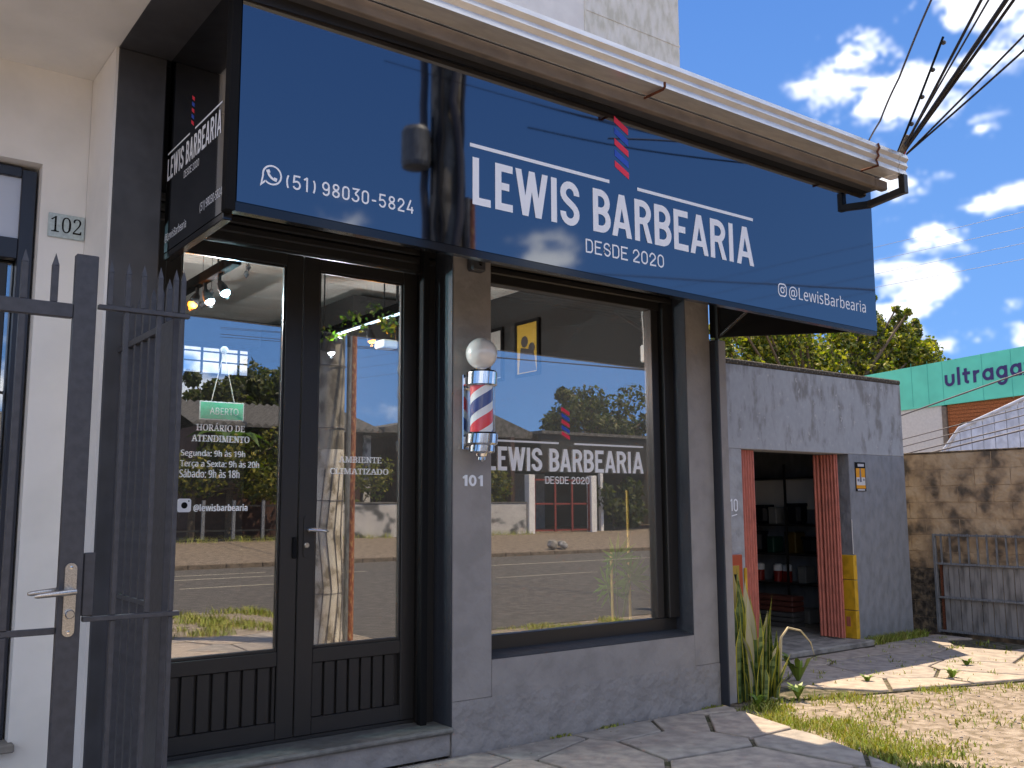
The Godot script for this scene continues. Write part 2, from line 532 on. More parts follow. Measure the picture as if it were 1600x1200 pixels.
# ---------------------------------------------------------------- sky
func sky_image() -> Image:
	var W := 2048
	var H := 1024
	var im := Image.create(W, H, false, Image.FORMAT_RGBF)
	var n := FastNoiseLite.new()
	n.seed = 11; n.frequency = 4.2; n.fractal_octaves = 6; n.fractal_gain = 0.56
	n.domain_warp_enabled = true
	n.domain_warp_amplitude = 0.12; n.domain_warp_frequency = 3.0; n.domain_warp_fractal_octaves = 3
	var big := FastNoiseLite.new()
	big.seed = 5; big.frequency = 1.5; big.fractal_octaves = 3
	# azimuth from -z towards +x, elevation, half widths in degrees, strength
	var puffs := [[58.4, 23.8, 3.6, 2.8, 0.62], [56.3, 22.6, 2.4, 1.6, 0.5], [64.5, 26.0, 4.2, 2.8, 0.75], [63.0, 20.6, 3.0, 1.8, 0.42], [54.4, 21.2, 2.4, 1.1, 0.45], [57.5, 19.6, 2.2, 1.0, 0.42], [62.8, 14.9, 2.6, 1.1, 0.72], [65.5, 15.8, 2.6, 1.2, 0.7], [59.2, 17.4, 1.6, 1.6, 0.5], [59.4, 11.4, 2.8, 1.7, 0.75], [62.6, 10.6, 2.4, 1.0, 0.6], [65.0, 8.8, 3.6, 1.2, 0.7], [61.5, 18.6, 2.4, 0.9, 0.42], [141.5, 15.0, 2.5, 1.4, 0.55], [156.0, 17.2, 3.0, 1.6, 0.45], [98.0, 24.0, 18.0, 12.0, 1.0], [-70.0, 18.0, 22.0, 8.0, 0.8], [194.0, 16.0, 18.0, 8.0, 0.95], [20.0, 9.0, 12.0, 3.5, 0.65], [-20.0, 14.0, 20.0, 6.0, 0.7], [150.0, 60.0, 40.0, 12.0, 1.0], [235.0, 24.0, 30.0, 12.0, 1.0], [60.0, 58.0, 25.0, 8.0, 0.8], [-60.0, 50.0, 30.0, 9.0, 0.85], [205.0, 40.0, 26.0, 14.0, 1.0], [-140.0, 14.0, 20.0, 9.0, 0.95], [100.0, 50.0, 22.0, 11.0, 1.0], [180.0, 74.0, 60.0, 7.0, 0.85], [0.0, 38.0, 20.0, 7.0, 0.8], [170.0, 6.0, 14.0, 2.5, 0.6], [118.0, 7.0, 14.0, 2.5, 0.55]]  # the wide puffs out of view are added to brighten the shaded walls
	for y in H:
		var el := 90.0 - (y + 0.5) / H * 180.0
		var s := sin(deg_to_rad(maxf(el, 0.0)))
		var zen := Color(0.013, 0.054, 0.215)
		var hor := Color(0.13, 0.265, 0.48)
		var base := hor.lerp(zen, pow(s, 0.42))
		if el < 0.0:
			base = Color(0.22, 0.2, 0.17)
		if el < -1.0 or el > 75.0:
			for x in W: im.set_pixel(x, y, base)
			continue
		var ce := cos(deg_to_rad(el))
		var near := []
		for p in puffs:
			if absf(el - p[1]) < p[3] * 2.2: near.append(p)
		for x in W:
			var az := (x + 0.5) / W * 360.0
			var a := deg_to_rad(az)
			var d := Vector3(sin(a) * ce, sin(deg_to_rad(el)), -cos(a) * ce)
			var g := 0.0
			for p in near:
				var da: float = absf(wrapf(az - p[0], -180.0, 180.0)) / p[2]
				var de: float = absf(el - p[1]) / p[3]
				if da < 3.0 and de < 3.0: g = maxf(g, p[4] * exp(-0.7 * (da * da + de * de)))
			var f := 0.0
			if g > 0.02 or el < 60.0:
				var q := d * Vector3(2.2, 5.5, 2.2)
				f = n.get_noise_3dv(q)
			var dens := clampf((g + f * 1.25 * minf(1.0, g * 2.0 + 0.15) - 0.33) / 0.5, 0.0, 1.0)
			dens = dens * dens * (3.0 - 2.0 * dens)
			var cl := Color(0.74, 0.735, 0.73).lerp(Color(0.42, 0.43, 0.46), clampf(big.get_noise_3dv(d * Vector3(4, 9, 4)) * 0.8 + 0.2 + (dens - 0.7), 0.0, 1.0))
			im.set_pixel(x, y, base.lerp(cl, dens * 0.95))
	return im

# ---------------------------------------------------------------- materials
func materials() -> void:
	M.wall = mk(Color(0.29, 0.27, 0.255), 0.75, {m = 1.6, tex = [1, 0.012, 4, [[0.25, 0.9], [0.5, 1.0], [0.8, 1.06]]], bump = [2, 0.03, 4, 0.5]})
	M.wall_rough = mk(Color(0.285, 0.268, 0.256), 0.75, {m = 1.6, tex = [1, 0.012, 4, [[0.25, 0.9], [0.5, 1.0], [0.8, 1.06]]], bump = [64, 0.02, 5, 1.6]})
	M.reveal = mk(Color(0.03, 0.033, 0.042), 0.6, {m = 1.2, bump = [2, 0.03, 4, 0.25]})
	M.pilaster = mk(Color(0.062, 0.063, 0.07), 0.55, {m = 1.6, tex = [4, 0.01, 4, [[0.2, 0.85], [0.8, 1.15]]], bump = [5, 0.012, 3, 0.5]})
	M.white = mk(Color(0.86, 0.845, 0.81), 0.8, {m = 2.0, tex = [6, 0.008, 4, [[0.2, 0.94], [0.7, 1.02]]], bump = [7, 0.02, 4, 0.25]})
	M.black_steel = mk(Color(0.021, 0.019, 0.0175), 0.38, {m = 0.8, bump = [8, 0.02, 3, 0.05]})
	M.black_matt = mk(Color(0.007, 0.007, 0.0075), 0.8, {spec = 0.3})
	M.trim_gloss = mk(Color(0.012, 0.012, 0.013), 0.12)
	M.fence = mk(Color(0.058, 0.058, 0.064), 0.45, {m = 0.5, tex = [9, 0.02, 4, [[0.2, 0.85], [0.8, 1.12]]], bump = [9, 0.04, 3, 0.05]})
	M.chrome = mk(Color(0.75, 0.75, 0.76), 0.12, {metal = 1.0})
	M.steel = mk(Color(0.62, 0.58, 0.52), 0.3, {metal = 1.0, m = 0.12, tex = [10, 0.03, 3, [[0.2, 0.75], [0.7, 1.05]]]})
	M.vinyl = mk(Color(0.86, 0.88, 0.92), 0.5)
	M.vinyl_glass = mk(Color(0.88, 0.88, 0.88), 0.5)
	M.red = mk(Color(0.82, 0.035, 0.07), 0.45)
	M.blue = mk(Color(0.03, 0.09, 0.52), 0.45)
	M.stone_gray = mk(Color(0.62, 0.53, 0.45), 0.82, {m = Vector3(0.9, 0.9, 0.9), tex = [12, 0.012, 5, [[0.2, Color(0.28, 0.245, 0.215)], [0.5, Color(0.36, 0.31, 0.265)], [0.8, Color(0.43, 0.37, 0.31)]]], bump = [13, 0.012, 5, 0.9]})
	M.stone_warm = mk(Color(0.62, 0.53, 0.45), 0.85, {m = Vector3(0.7, 0.7, 0.7), tex = [14, 0.010, 5, [[0.2, Color(0.34, 0.285, 0.235)], [0.5, Color(0.42, 0.35, 0.285)], [0.8, Color(0.48, 0.405, 0.33)]]], bump = [15, 0.014, 5, 0.8]})
	M.stone_cool = mk(Color(0.62, 0.53, 0.45), 0.8, {m = Vector3(1.1, 1.1, 1.1), tex = [16, 0.013, 5, [[0.2, Color(0.26, 0.235, 0.21)], [0.5, Color(0.33, 0.295, 0.26)], [0.8, Color(0.39, 0.35, 0.305)]]], bump = [17, 0.012, 5, 1.0]})
	M.mortar = mk(Color(0.2, 0.17, 0.12), 0.95, {m = 0.7, tex = [18, 0.012, 4, [[0.25, Color(0.05, 0.055, 0.02)], [0.5, Color(0.09, 0.08, 0.05)], [0.8, Color(0.2, 0.17, 0.12)]]], bump = [18, 0.04, 4, 1.0]})
	M.soil = mk(Color(0.3, 0.24, 0.17), 0.95, {m = 1.3, tex = [19, 0.02, 5, [[0.2, Color(0.18, 0.145, 0.1)], [0.5, Color(0.285, 0.235, 0.185)], [0.8, Color(0.37, 0.315, 0.255)]]], bump = [20, 0.06, 4, 1.6]})
	M.asphalt = mk(Color(0.13, 0.12, 0.11), 0.9, {m = 3.0, tex = [21, 0.02, 5, [[0.2, Color(0.065, 0.058, 0.05)], [0.5, Color(0.088, 0.08, 0.07)], [0.8, Color(0.115, 0.103, 0.09)]]], bump = [22, 0.12, 3, 0.6]})
	M.road_paint = mk(Color(0.5, 0.46, 0.36), 0.8, {m = 0.7, tex = [23, 0.02, 4, [[0.3, 0.6], [0.6, 1.0]]]})
	M.concrete = mk(Color(0.3, 0.28, 0.25), 0.88, {m = 1.5, tex = [24, 0.014, 5, [[0.2, 0.6], [0.5, 1.0], [0.8, 1.2]]], bump = [25, 0.03, 4, 0.5]})
	M.far_walk = mk(Color(0.19, 0.15, 0.11), 0.9, {m = 2.5, tex = [26, 0.02, 5, [[0.2, 0.65], [0.5, 1.0], [0.8, 1.2]]], bump = [27, 0.03, 4, 1.0]})
	M.gutter = mk(Color(0.82, 0.8, 0.76), 0.3, {metal = 0.65, m = Vector3(1.5, 0.4, 0.4), tex = [28, 0.012, 4, [[0.2, 0.9], [0.7, 1.03]]]})
	M.board = mk(Color(0.19, 0.155, 0.125), 0.8, {m = Vector3(1.4, 0.9, 0.9), tex = [29, 0.01, 4, [[0.2, 0.82], [0.5, 1.0], [0.8, 1.12]]], bump = [29, 0.02, 4, 0.2]})
	M.rust = mk(Color(0.14, 0.04, 0.015), 0.85, {m = 0.3, tex = [30, 0.03, 4, [[0.2, 0.5], [0.8, 1.4]]]})
	M.garage = mk(Color(0.2, 0.22, 0.26), 0.85, {m = 1.5, tex = [31, 0.014, 5, [[0.22, Color(0.3, 0.305, 0.31)], [0.42, Color(0.345, 0.352, 0.362)], [0.62, Color(0.365, 0.373, 0.385)], [0.85, Color(0.39, 0.397, 0.407)]]], bump = [32, 0.02, 5, 1.0]})
	var gi := Image.create(1024, 192, false, Image.FORMAT_RGB8)
	var g1 := FastNoiseLite.new()
	g1.seed = 71; g1.frequency = 0.012; g1.fractal_octaves = 5
	var g2 := FastNoiseLite.new()
	g2.seed = 72; g2.frequency = 0.022; g2.fractal_octaves = 5; g2.fractal_gain = 0.6
	var g3 := FastNoiseLite.new()
	g3.seed = 73; g3.frequency = 0.09; g3.fractal_octaves = 4
	for py in 192:
		for px in 1024:
			var down := py / 192.0
			var soft := g1.get_noise_2d(px, py * 1.2)
			var runs := g2.get_noise_2d(px * 1.5, py * 0.5)
			var fine := g3.get_noise_2d(px, py * 0.7)
			var grime := clampf((0.42 - down * 1.0 + runs * 1.5 + soft * 0.6 + fine * 0.4 + (0.2 if px > 600 else 0.0) * (1.0 - down) - 0.1) * 1.1, 0.0, 1.0)
			var c := Color(0.36, 0.372, 0.387) * (1.0 + soft * 0.08 + fine * 0.09)
			c = c.lerp(Color(0.15, 0.14, 0.125), grime * 0.7)
			if fine * 0.6 + g2.get_noise_2d(px * 3.0, py * 3.0 + 500.0) > 0.6: c = Color(0.45, 0.445, 0.43)
			gi.set_pixel(px, py, c.linear_to_srgb())
	M.garage_top = mk(Color(1, 1, 1), 0.88, {m = 1.5, bump = [32, 0.02, 5, 1.0]})
	M.garage_top.albedo_texture = ImageTexture.create_from_image(gi)
	M.garage_top.albedo_color = Color.WHITE
	M.garage_top.heightmap_enabled = false
	M.garage_top.uv1_triplanar = false
	M.garage_low = mk(Color(0.11, 0.14, 0.19), 0.8, {m = Vector3(1.2, 2.2, 1.2), tex = [33, 0.02, 6, [[0.15, Color(0.19, 0.2, 0.215)], [0.5, Color(0.225, 0.237, 0.258)], [0.85, Color(0.25, 0.262, 0.285)]]], bump = [32, 0.02, 5, 0.8]})
	M.mould = mk(Color(0.05, 0.045, 0.035), 0.95, {m = 0.6, tex = [34, 0.03, 4, [[0.2, Color(0.035, 0.03, 0.025)], [0.6, Color(0.09, 0.075, 0.05)], [0.85, Color(0.2, 0.19, 0.18)]]], bump = [34, 0.04, 4, 0.8]})
	M.red_metal = mk(Color(0.5, 0.155, 0.11), 0.55, {m = Vector3(0.5, 1.5, 0.5), tex = [35, 0.02, 4, [[0.2, 0.75], [0.5, 1.0], [0.8, 1.15]]]})
	M.yellow = mk(Color(0.68, 0.4, 0.02), 0.55, {m = 0.8, tex = [36, 0.008, 3, [[0.2, 0.75], [0.5, 1.0], [0.8, 1.08]]]})
	M.block = mk(Color(0.3, 0.2, 0.11), 0.92, {m = Vector3(2.2, 2.2, 2.2), tex = [37, 0.011, 5, [[0.2, Color(0.13, 0.1, 0.07)], [0.42, Color(0.34, 0.24, 0.145)], [0.58, Color(0.48, 0.34, 0.2)], [0.85, Color(0.55, 0.41, 0.26)]]], bump = [38, 0.03, 5, 1.4]})
	M.block_dark = mk(Color(0.1, 0.08, 0.06), 0.95, {m = 0.8, tex = [39, 0.016, 5, [[0.2, Color(0.04, 0.033, 0.025)], [0.5, Color(0.1, 0.08, 0.06)], [0.85, Color(0.24, 0.18, 0.11)]]], bump = [38, 0.03, 5, 1.2]})
	M.galv = mk(Color(0.24, 0.25, 0.26), 0.5, {metal = 0.3, m = Vector3(0.3, 1.5, 0.15), tex = [40, 0.02, 4, [[0.2, 0.6], [0.5, 1.0], [0.8, 1.2]]]})
	M.sheet = mk(Color(0.25, 0.24, 0.23), 0.7, {m = Vector3(2.0, 6.0, 1.6), tex = [41, 0.03, 4, [[0.2, 0.6], [0.5, 1.0], [0.85, 1.25]]]})
	M.teal = mk(Color(0.14, 0.72, 0.54), 0.5, {m = 5.0, tex = [42, 0.01, 3, [[0.2, 0.92], [0.8, 1.05]]]})
	M.violet = mk(Color(0.045, 0.03, 0.16), 0.5)
	M.roof_metal = mk(Color(0.66, 0.7, 0.78), 0.5, {metal = 0.0, m = 1.5, tex = [43, 0.012, 4, [[0.2, 0.8], [0.6, 1.0], [0.85, 1.1]]]})
	M.brick_orange = mk(Color(0.36, 0.12, 0.04), 0.9, {m = 0.8, tex = [44, 0.03, 4, [[0.2, 0.6], [0.5, 1.0], [0.8, 1.25]]]})
	M.tower = mk(Color(0.44, 0.42, 0.37), 0.9, {m = Vector3(3.0, 7.0, 3.0), tex = [45, 0.016, 5, [[0.2, Color(0.58, 0.56, 0.47)], [0.5, Color(0.7, 0.68, 0.6)], [0.8, Color(0.76, 0.74, 0.68)]]], bump = [46, 0.03, 4, 1.5]})
	M.pale = mk(Color(0.82, 0.8, 0.76), 0.85, {m = 4.0, tex = [47, 0.01, 4, [[0.2, 0.93], [0.8, 1.03]]]})
	M.bark = mk(Color(0.16, 0.12, 0.08), 0.95, {m = Vector3(0.4, 1.2, 0.4), tex = [48, 0.03, 4, [[0.2, 0.6], [0.8, 1.3]]], bump = [48, 0.04, 4, 2.0]})
	M.leaf = mk(Color(1, 1, 1), 0.5)
	M.leaf.vertex_color_use_as_albedo = true
	M.leaf.backlight_enabled = true
	M.leaf.backlight = Color(0.9, 1.0, 0.35)
	M.grass = mk(Color(1, 1, 1), 0.6)
	M.grass.vertex_color_use_as_albedo = true
	M.grass.backlight_enabled = true
	M.grass.backlight = Color(0.6, 0.6, 0.3)
	M.pole = mk(Color(0.3, 0.26, 0.2), 0.9, {m = Vector3(1.4, 2.4, 1.4), tex = [49, 0.012, 5, [[0.25, Color(0.15, 0.135, 0.11)], [0.42, Color(0.3, 0.275, 0.225)], [0.7, Color(0.44, 0.41, 0.35)]]], bump = [50, 0.02, 5, 0.4]})
	M.pole_white = mk(Color(0.6, 0.54, 0.43), 0.9, {m = Vector3(1.2, 1.6, 1.2), tex = [51, 0.012, 5, [[0.25, Color(0.3, 0.26, 0.2)], [0.38, Color(0.55, 0.5, 0.42)], [0.5, Color(0.68, 0.64, 0.56)], [0.8, Color(0.74, 0.71, 0.64)]]], bump = [50, 0.02, 5, 0.5]})
	M.rust_pipe = mk(Color(0.3, 0.08, 0.03), 0.7, {m = Vector3(0.3, 1.0, 0.3), tex = [52, 0.02, 4, [[0.2, Color(0.2, 0.05, 0.02)], [0.55, Color(0.32, 0.09, 0.035)], [0.8, Color(0.5, 0.3, 0.13)]]]})
	M.cable = mk(Color(0.015, 0.014, 0.016), 0.5)
	M.cable_gray = mk(Color(0.1, 0.095, 0.11), 0.5)
	M.ceramic = mk(Color(0.08, 0.075, 0.07), 0.3)
	M.ceiling = mk(Color(0.78, 0.75, 0.69), 0.9, {m = 2.0, tex = [53, 0.008, 4, [[0.2, 0.93], [0.8, 1.03]]], bump = [54, 0.01, 3, 1.0]})
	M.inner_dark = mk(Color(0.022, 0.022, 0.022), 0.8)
	M.floor = mk(Color(0.07, 0.06, 0.055), 0.4, {m = 1.0, tex = [55, 0.01, 4, [[0.2, 0.8], [0.8, 1.1]]]})
	M.far_white = mk(Color(0.6, 0.58, 0.54), 0.9, {m = Vector3(4, 3, 4), tex = [56, 0.006, 3, [[0.28, Color(0.1, 0.1, 0.1)], [0.4, Color(0.3, 0.3, 0.29)], [0.47, Color(0.5, 0.48, 0.45)], [0.85, Color(0.58, 0.56, 0.52)]]]})
	M.house_red = mk(Color(0.075, 0.036, 0.028), 0.9, {m = 2.0, tex = [57, 0.014, 4, [[0.2, 0.7], [0.8, 1.2]]]})
	M.fibro = mk(Color(0.12, 0.115, 0.105), 0.9, {m = 2.0, tex = [58, 0.016, 4, [[0.2, 0.6], [0.5, 1.0], [0.8, 1.3]]]})
	M.gate_red = mk(Color(0.24, 0.035, 0.022), 0.6)
	M.dark_in = mk(Color(0.02, 0.019, 0.018), 0.8)
	var img := Image.create(4, 4, false, Image.FORMAT_RGB8)
	img.fill(Color.WHITE)
	M.plain = ImageTexture.create_from_image(img)
	# mirror film on the panes: each face of the sheet lets most of the light through
	M.glass = mk(Color(0.93, 0.95, 0.97), 0.0, {metal = 1.0})
	M.glass.transparency = BaseMaterial3D.TRANSPARENCY_ALPHA
	M.glass.albedo_color.a = 0.275
	M.glass.albedo_texture = M.plain
	# dark blue composite panel with a mirror gloss
	M.sign = mk(Color(0.165, 0.175, 0.195), 0.035, {metal = 1.0, m = 4.0, bump = [59, 0.004, 2, 0.05]})

func _ready() -> void:
	rng.seed = 7
	# ------------------------------------------------------------ camera, sky, sun, exposure
	var cam := Camera3D.new()
	cam.name = "camera"
	cam.transform = Transform3D(Basis(Vector3(0.80419, -0.00483, 0.59436), Vector3(-0.07255, 0.99169, 0.10623), Vector3(-0.58993, -0.12855, 0.79715)), Vector3(0, 1.45, 4.885))
	cam.fov = 44.13
	cam.near = 0.05
	cam.far = 900.0
	add_child(cam)
	var we := WorldEnvironment.new()
	we.name = "surroundings"
	var env := Environment.new()
	env.background_mode = Environment.BG_SKY
	var sky := Sky.new()
	var pan := PanoramaSkyMaterial.new()
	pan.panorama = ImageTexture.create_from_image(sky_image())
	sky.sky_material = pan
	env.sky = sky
	env.tonemap_mode = Environment.TONE_MAPPER_LINEAR
	env.tonemap_exposure = 2.8
	env.sdfgi_enabled = true
	env.ssao_enabled = true
	env.ssil_enabled = true
	we.environment = env
	add_child(we)
	var sun := DirectionalLight3D.new()
	sun.name = "sun"
	sun.light_energy = 0.94
	sun.light_color = Color(1.0, 0.91, 0.78)
	sun.light_angular_distance = 0.5
	sun.shadow_enabled = true
	add_child(sun)
	sun.look_at_from_position(Vector3(3.3, 10, -3.95), Vector3.ZERO)

	materials()
	ground()
	shop()
	shop_inside()
	sign_box()
	shop_fittings()
	neighbour()
	fence()
	garage()
	yard()
	background()
	street()
	opposite()
	plants()

# ---------------------------------------------------------------- ground
func sheet(called: String, poly: Array, y: float, thick: float, mt: Material, parent: Node) -> MeshInstance3D:
	var m := MB.new()
	m.xf = Transform3D(Basis(Vector3(1, 0, 0), Vector3(0, 0, -1), Vector3(0, 1, 0)), Vector3.ZERO)
	var p := PackedVector2Array()
	for q in poly: p.append(Vector2(q[0], -q[1]))
	var flipped := MB.new()
	flipped.xf = Transform3D(Basis(Vector3(1, 0, 0), Vector3(0, 0, -1), Vector3(0, 1, 0)), Vector3(0, y, 0))
	flipped.prism(p, -thick, 0.0)
	return obj(called, flipped, mt, parent)

func v2(list: Array) -> Array:
	var out := []
	for p in list: out.append(Vector2(p[0], p[1]))
	return out

func ground() -> void:
	var g := sheet("ground", [[-400, -400], [400, -400], [400, 400], [-400, 400]], -0.17, 0.3, M.soil, self)
	g.set_meta("kind", "structure")
	var verge := sheet("ground_verge", [[-80, -60], [80, -60], [80, 4.3], [5.3, 4.3], [5.3, 8.1], [-80, 8.1]], -0.028, 0.138, M.soil, self)
	verge.set_meta("kind", "structure")
	var road := sheet("road", [[-80, 8.26], [90, 8.26], [90, 19.4], [-80, 19.4]], -0.12, 0.05, M.asphalt, self)
	road.set_meta("kind", "structure")
	for l in [[15.9, 0.1, -30, 11.3], [15.9, 0.1, 13.2, 22.0], [17.2, 0.09, 3.0, 9.2], [13.6, 0.08, 6.0, 9.0], [12.2, 0.05, 12.5, 15.5]]:
		sheet("painted_line", [[l[2], l[0]], [l[3], l[0]], [l[3], l[0] + l[1]], [l[2], l[0] + l[1]]], -0.116, 0.003, M.road_paint, road)
	var apron := MB.new()
	apron.xf = Transform3D(Basis(Vector3(0, 0, 1), Vector3.UP, Vector3(-1, 0, 0)), Vector3.ZERO)
	apron.prism(PackedVector2Array([Vector2(4.301, -0.02), Vector2(4.301, -0.165), Vector2(8.3, -0.165), Vector2(8.3, -0.117)]), -80, -5.301)
	obj("road_apron", apron, M.asphalt).set_meta("kind", "structure")
	var k := structure("kerb")
	for i in 16:
		boxo("kerb_stone", Vector3(-8 + i * 0.8, -0.17, 8.1), Vector3(-8 + i * 0.8 + 0.79, -0.024, 8.258), M.concrete, k, 0.015)
	var k2 := structure("kerb")
	for i in 50:
		boxo("kerb_stone", Vector3(2 + i * 1.0, -0.17, 19.4), Vector3(2 + i * 1.0 + 0.985, 0.01, 19.6), M.far_walk, k2, 0.02)
	# far pavement climbs a little towards the houses
	var m := MB.new()
	m.xf = Transform3D(Basis(Vector3(0, 0, 1), Vector3.UP, Vector3(-1, 0, 0)), Vector3(0, 0, 0))
	m.prism(PackedVector2Array([Vector2(19.6, -0.2), Vector2(19.6, 0.0), Vector2(25.2, 0.4), Vector2(70, 0.7), Vector2(70, -0.2)]), -80, 60)
	obj("far_pavement", m, M.far_walk).set_meta("kind", "structure")
	# pavement before the shop
	var walk := structure("sidewalk")
	var a := [[-2.5, 0.02], [5.53, 0.02], [5.51, 0.13], [5.28, 1.03], [5.04, 1.69], [4.7, 3.2], [5.3, 5.5], [-2.5, 5.5]]
	sheet("mortar_bed", a, -0.016, 0.011, M.mortar, walk)
	var b := [[6.0, 0.1], [6.5, 0.27], [8.3, 0.84], [9.4, 1.2], [10.38, 1.3], [10.38, -1.1], [9.2, -1.13], [9.0, -1.0], [7.0, -0.98], [5.75, -1.1], [5.75, -0.3]]
	sheet("mortar_bed", b, -0.016, 0.011, M.mortar, walk)
	stones(walk, v2(a), 0.56, 0.026, 0.02, [M.stone_gray, M.stone_cool, M.stone_gray, M.stone_cool, M.stone_warm], 31, 1.15)
	stones(walk, v2(b), 0.62, 0.028, 0.02, [M.stone_warm, M.stone_gray, M.stone_warm], 8, 1.35)
	var lit := MB.new()
	for i in 70:
		var p := Vector3(rng.randf_range(2.4, 5.4), 0.006, rng.randf_range(0.05, 1.6))
		if i < 30: p.z = 0.03 + pow(rng.randf(), 2.0) * 0.12
		var d := Vector3(rng.randfn(), 0.0, rng.randfn()).normalized() * rng.randf_range(0.006, 0.018)
		var e := Vector3(-d.z, 0.1 * d.x, d.x) * 0.45
		lit.col = Color(0.28, 0.2, 0.1).lerp(Color(0.5, 0.48, 0.42), rng.randf())
		lit.quad(p - d, p - e + Vector3(0, 0.004, 0), p + d, p + e + Vector3(0, 0.003, 0))
	var lmat := mk(Color(1, 1, 1), 0.9)
	lmat.vertex_color_use_as_albedo = true
	obj("leaf_litter", lit, lmat).set_meta("kind", "stuff")
	# moss and tiny weeds along the foot of the wall
	obj("grass", grass_patch([Vector2(3.2, 0.004), Vector2(5.5, 0.004), Vector2(5.5, 0.05), Vector2(3.2, 0.05)], 900, 0.022, func(p): return clampf(sin(p.x * 9.0) * sin(p.x * 4.3 + 1.0) * 1.6 - 0.3, 0.0, 1.0), -0.004), M.grass).set_meta("kind", "stuff")
	# grass and pebbles between the two pavings
	var bed := [Vector2(5.5, 0.12), Vector2(5.3, 1.0), Vector2(5.06, 1.72), Vector2(4.9, 2.6), Vector2(6.6, 2.9), Vector2(10.5, 2.2), Vector2(10.3, 1.28), Vector2(9.4, 1.16), Vector2(8.3, 0.8), Vector2(6.5, 0.24), Vector2(6.0, 0.06)]
	var n := FastNoiseLite.new()
	n.seed = 3; n.frequency = 1.6; n.fractal_octaves = 3
	var keep := func(p: Vector2) -> float:
		var da := (p.x - (5.53 - 0.28 * p.y)) / 1.04     # from the edge of the near paving
		var db := (0.14 + 0.315 * (p.x - 6.0)) - p.y       # from the edge of the far one
		var e1 := clampf(1.1 - da / 0.6, 0.0, 1.0)
		var e2 := clampf(1.0 + db / 0.3, 0.0, 1.0) * 0.55
		var f := clampf(n.get_noise_2d(p.x, p.y) * 2.2 + 0.5, 0.0, 1.0)
		return clampf(e1 * (0.2 + f * 1.1) + e2 * f + 0.16 * f * clampf(1.6 - da / 1.6, 0.0, 1.0), 0.0, 1.0)
	obj("grass", grass_patch(bed, 100000, 0.05, keep, -0.028), M.grass).set_meta("kind", "stuff")
	var kn := func(p: Vector2) -> float: return clampf(n.get_noise_2d(p.x * 2.0 + 40.0, p.y * 2.0) * 5.0 - 1.5, 0.0, 1.0)
	obj("grass", grass_patch([Vector2(5.9, -0.95), Vector2(10.2, -0.95), Vector2(10.2, 1.1), Vector2(8.3, 0.75), Vector2(6.2, 0.1)], 9000, 0.045, kn, -0.01), M.grass).set_meta("kind", "stuff")
	var kv := func(p: Vector2) -> float: return clampf(n.get_noise_2d(p.x * 0.8 + 9.0, p.y * 0.8) * 3.4 + 0.25, 0.0, 1.0)
	obj("grass", grass_patch([Vector2(1.5, 5.6), Vector2(5.28, 5.6), Vector2(5.28, 8.05), Vector2(1.5, 8.05)], 15000, 0.1, kv, -0.028), M.grass).set_meta("kind", "stuff")
	obj("grass", grass_patch([Vector2(5.4, 3.5), Vector2(8.6, 3.5), Vector2(8.6, 4.3), Vector2(5.4, 4.3)], 6000, 0.06, kv, -0.028), M.grass).set_meta("kind", "stuff")
	var kf := func(p: Vector2) -> float: return clampf(n.get_noise_2d(p.x * 0.7 + 70.0, p.y * 2.0) * 4.0 + 0.2, 0.0, 1.0)
	obj("grass", grass_patch([Vector2(8, 24.5), Vector2(23.5, 24.5), Vector2(23.5, 25.1), Vector2(8, 25.1)], 5000, 0.22, kf, 0.35), M.grass).set_meta("kind", "stuff")
	var wk := func(p: Vector2) -> float: return clampf(n.get_noise_2d(p.x * 2.2, p.y * 2.2 + 20.0) * 5.0 - 0.3, 0.0, 1.0)
	obj("grass", grass_patch([Vector2(9.1, -1.18), Vector2(10.15, -1.18), Vector2(10.15, -1.05), Vector2(9.1, -1.02)], 2200, 0.09, func(_p): return 0.8, -0.01), M.grass).set_meta("kind", "stuff")
	var mm := MultiMesh.new()
	mm.transform_format = MultiMesh.TRANSFORM_3D
	mm.use_colors = true
	var peb := MB.new()
	peb.lathe([Vector2(0, -0.5), Vector2(0.42, -0.3), Vector2(0.5, 0), Vector2(0.34, 0.35), Vector2(0, 0.45)], 6, true)
	mm.mesh = peb.done()
	mm.instance_count = 4200
	for i in 4200:
		var p := Vector2(rng.randf_range(5.2, 11.5), rng.randf_range(0.2, 3.4))
		if p.y < 0.14 + 0.315 * (p.x - 6.0): p.y += 1.2
		var s := 0.004 + 0.018 * pow(rng.randf(), 4.0)
		mm.set_instance_transform(i, Transform3D(Basis(Vector3.UP, rng.randf() * TAU).scaled(Vector3(s * 1.3, s * 0.8, s)), Vector3(p.x, -0.028 + s * 0.2, p.y)))
		var c := Color(0.42, 0.36, 0.3).lerp(Color(0.27, 0.23, 0.2), rng.randf())
		mm.set_instance_color(i, c)
	var pm := mk(Color(1, 1, 1), 0.9)
	pm.vertex_color_use_as_albedo = true
	var mi := MultiMeshInstance3D.new()
	mi.multimesh = mm
	mi.material_override = pm
	mi.name = "gravel"
	mi.set_meta("kind", "stuff")
	add_child(mi)

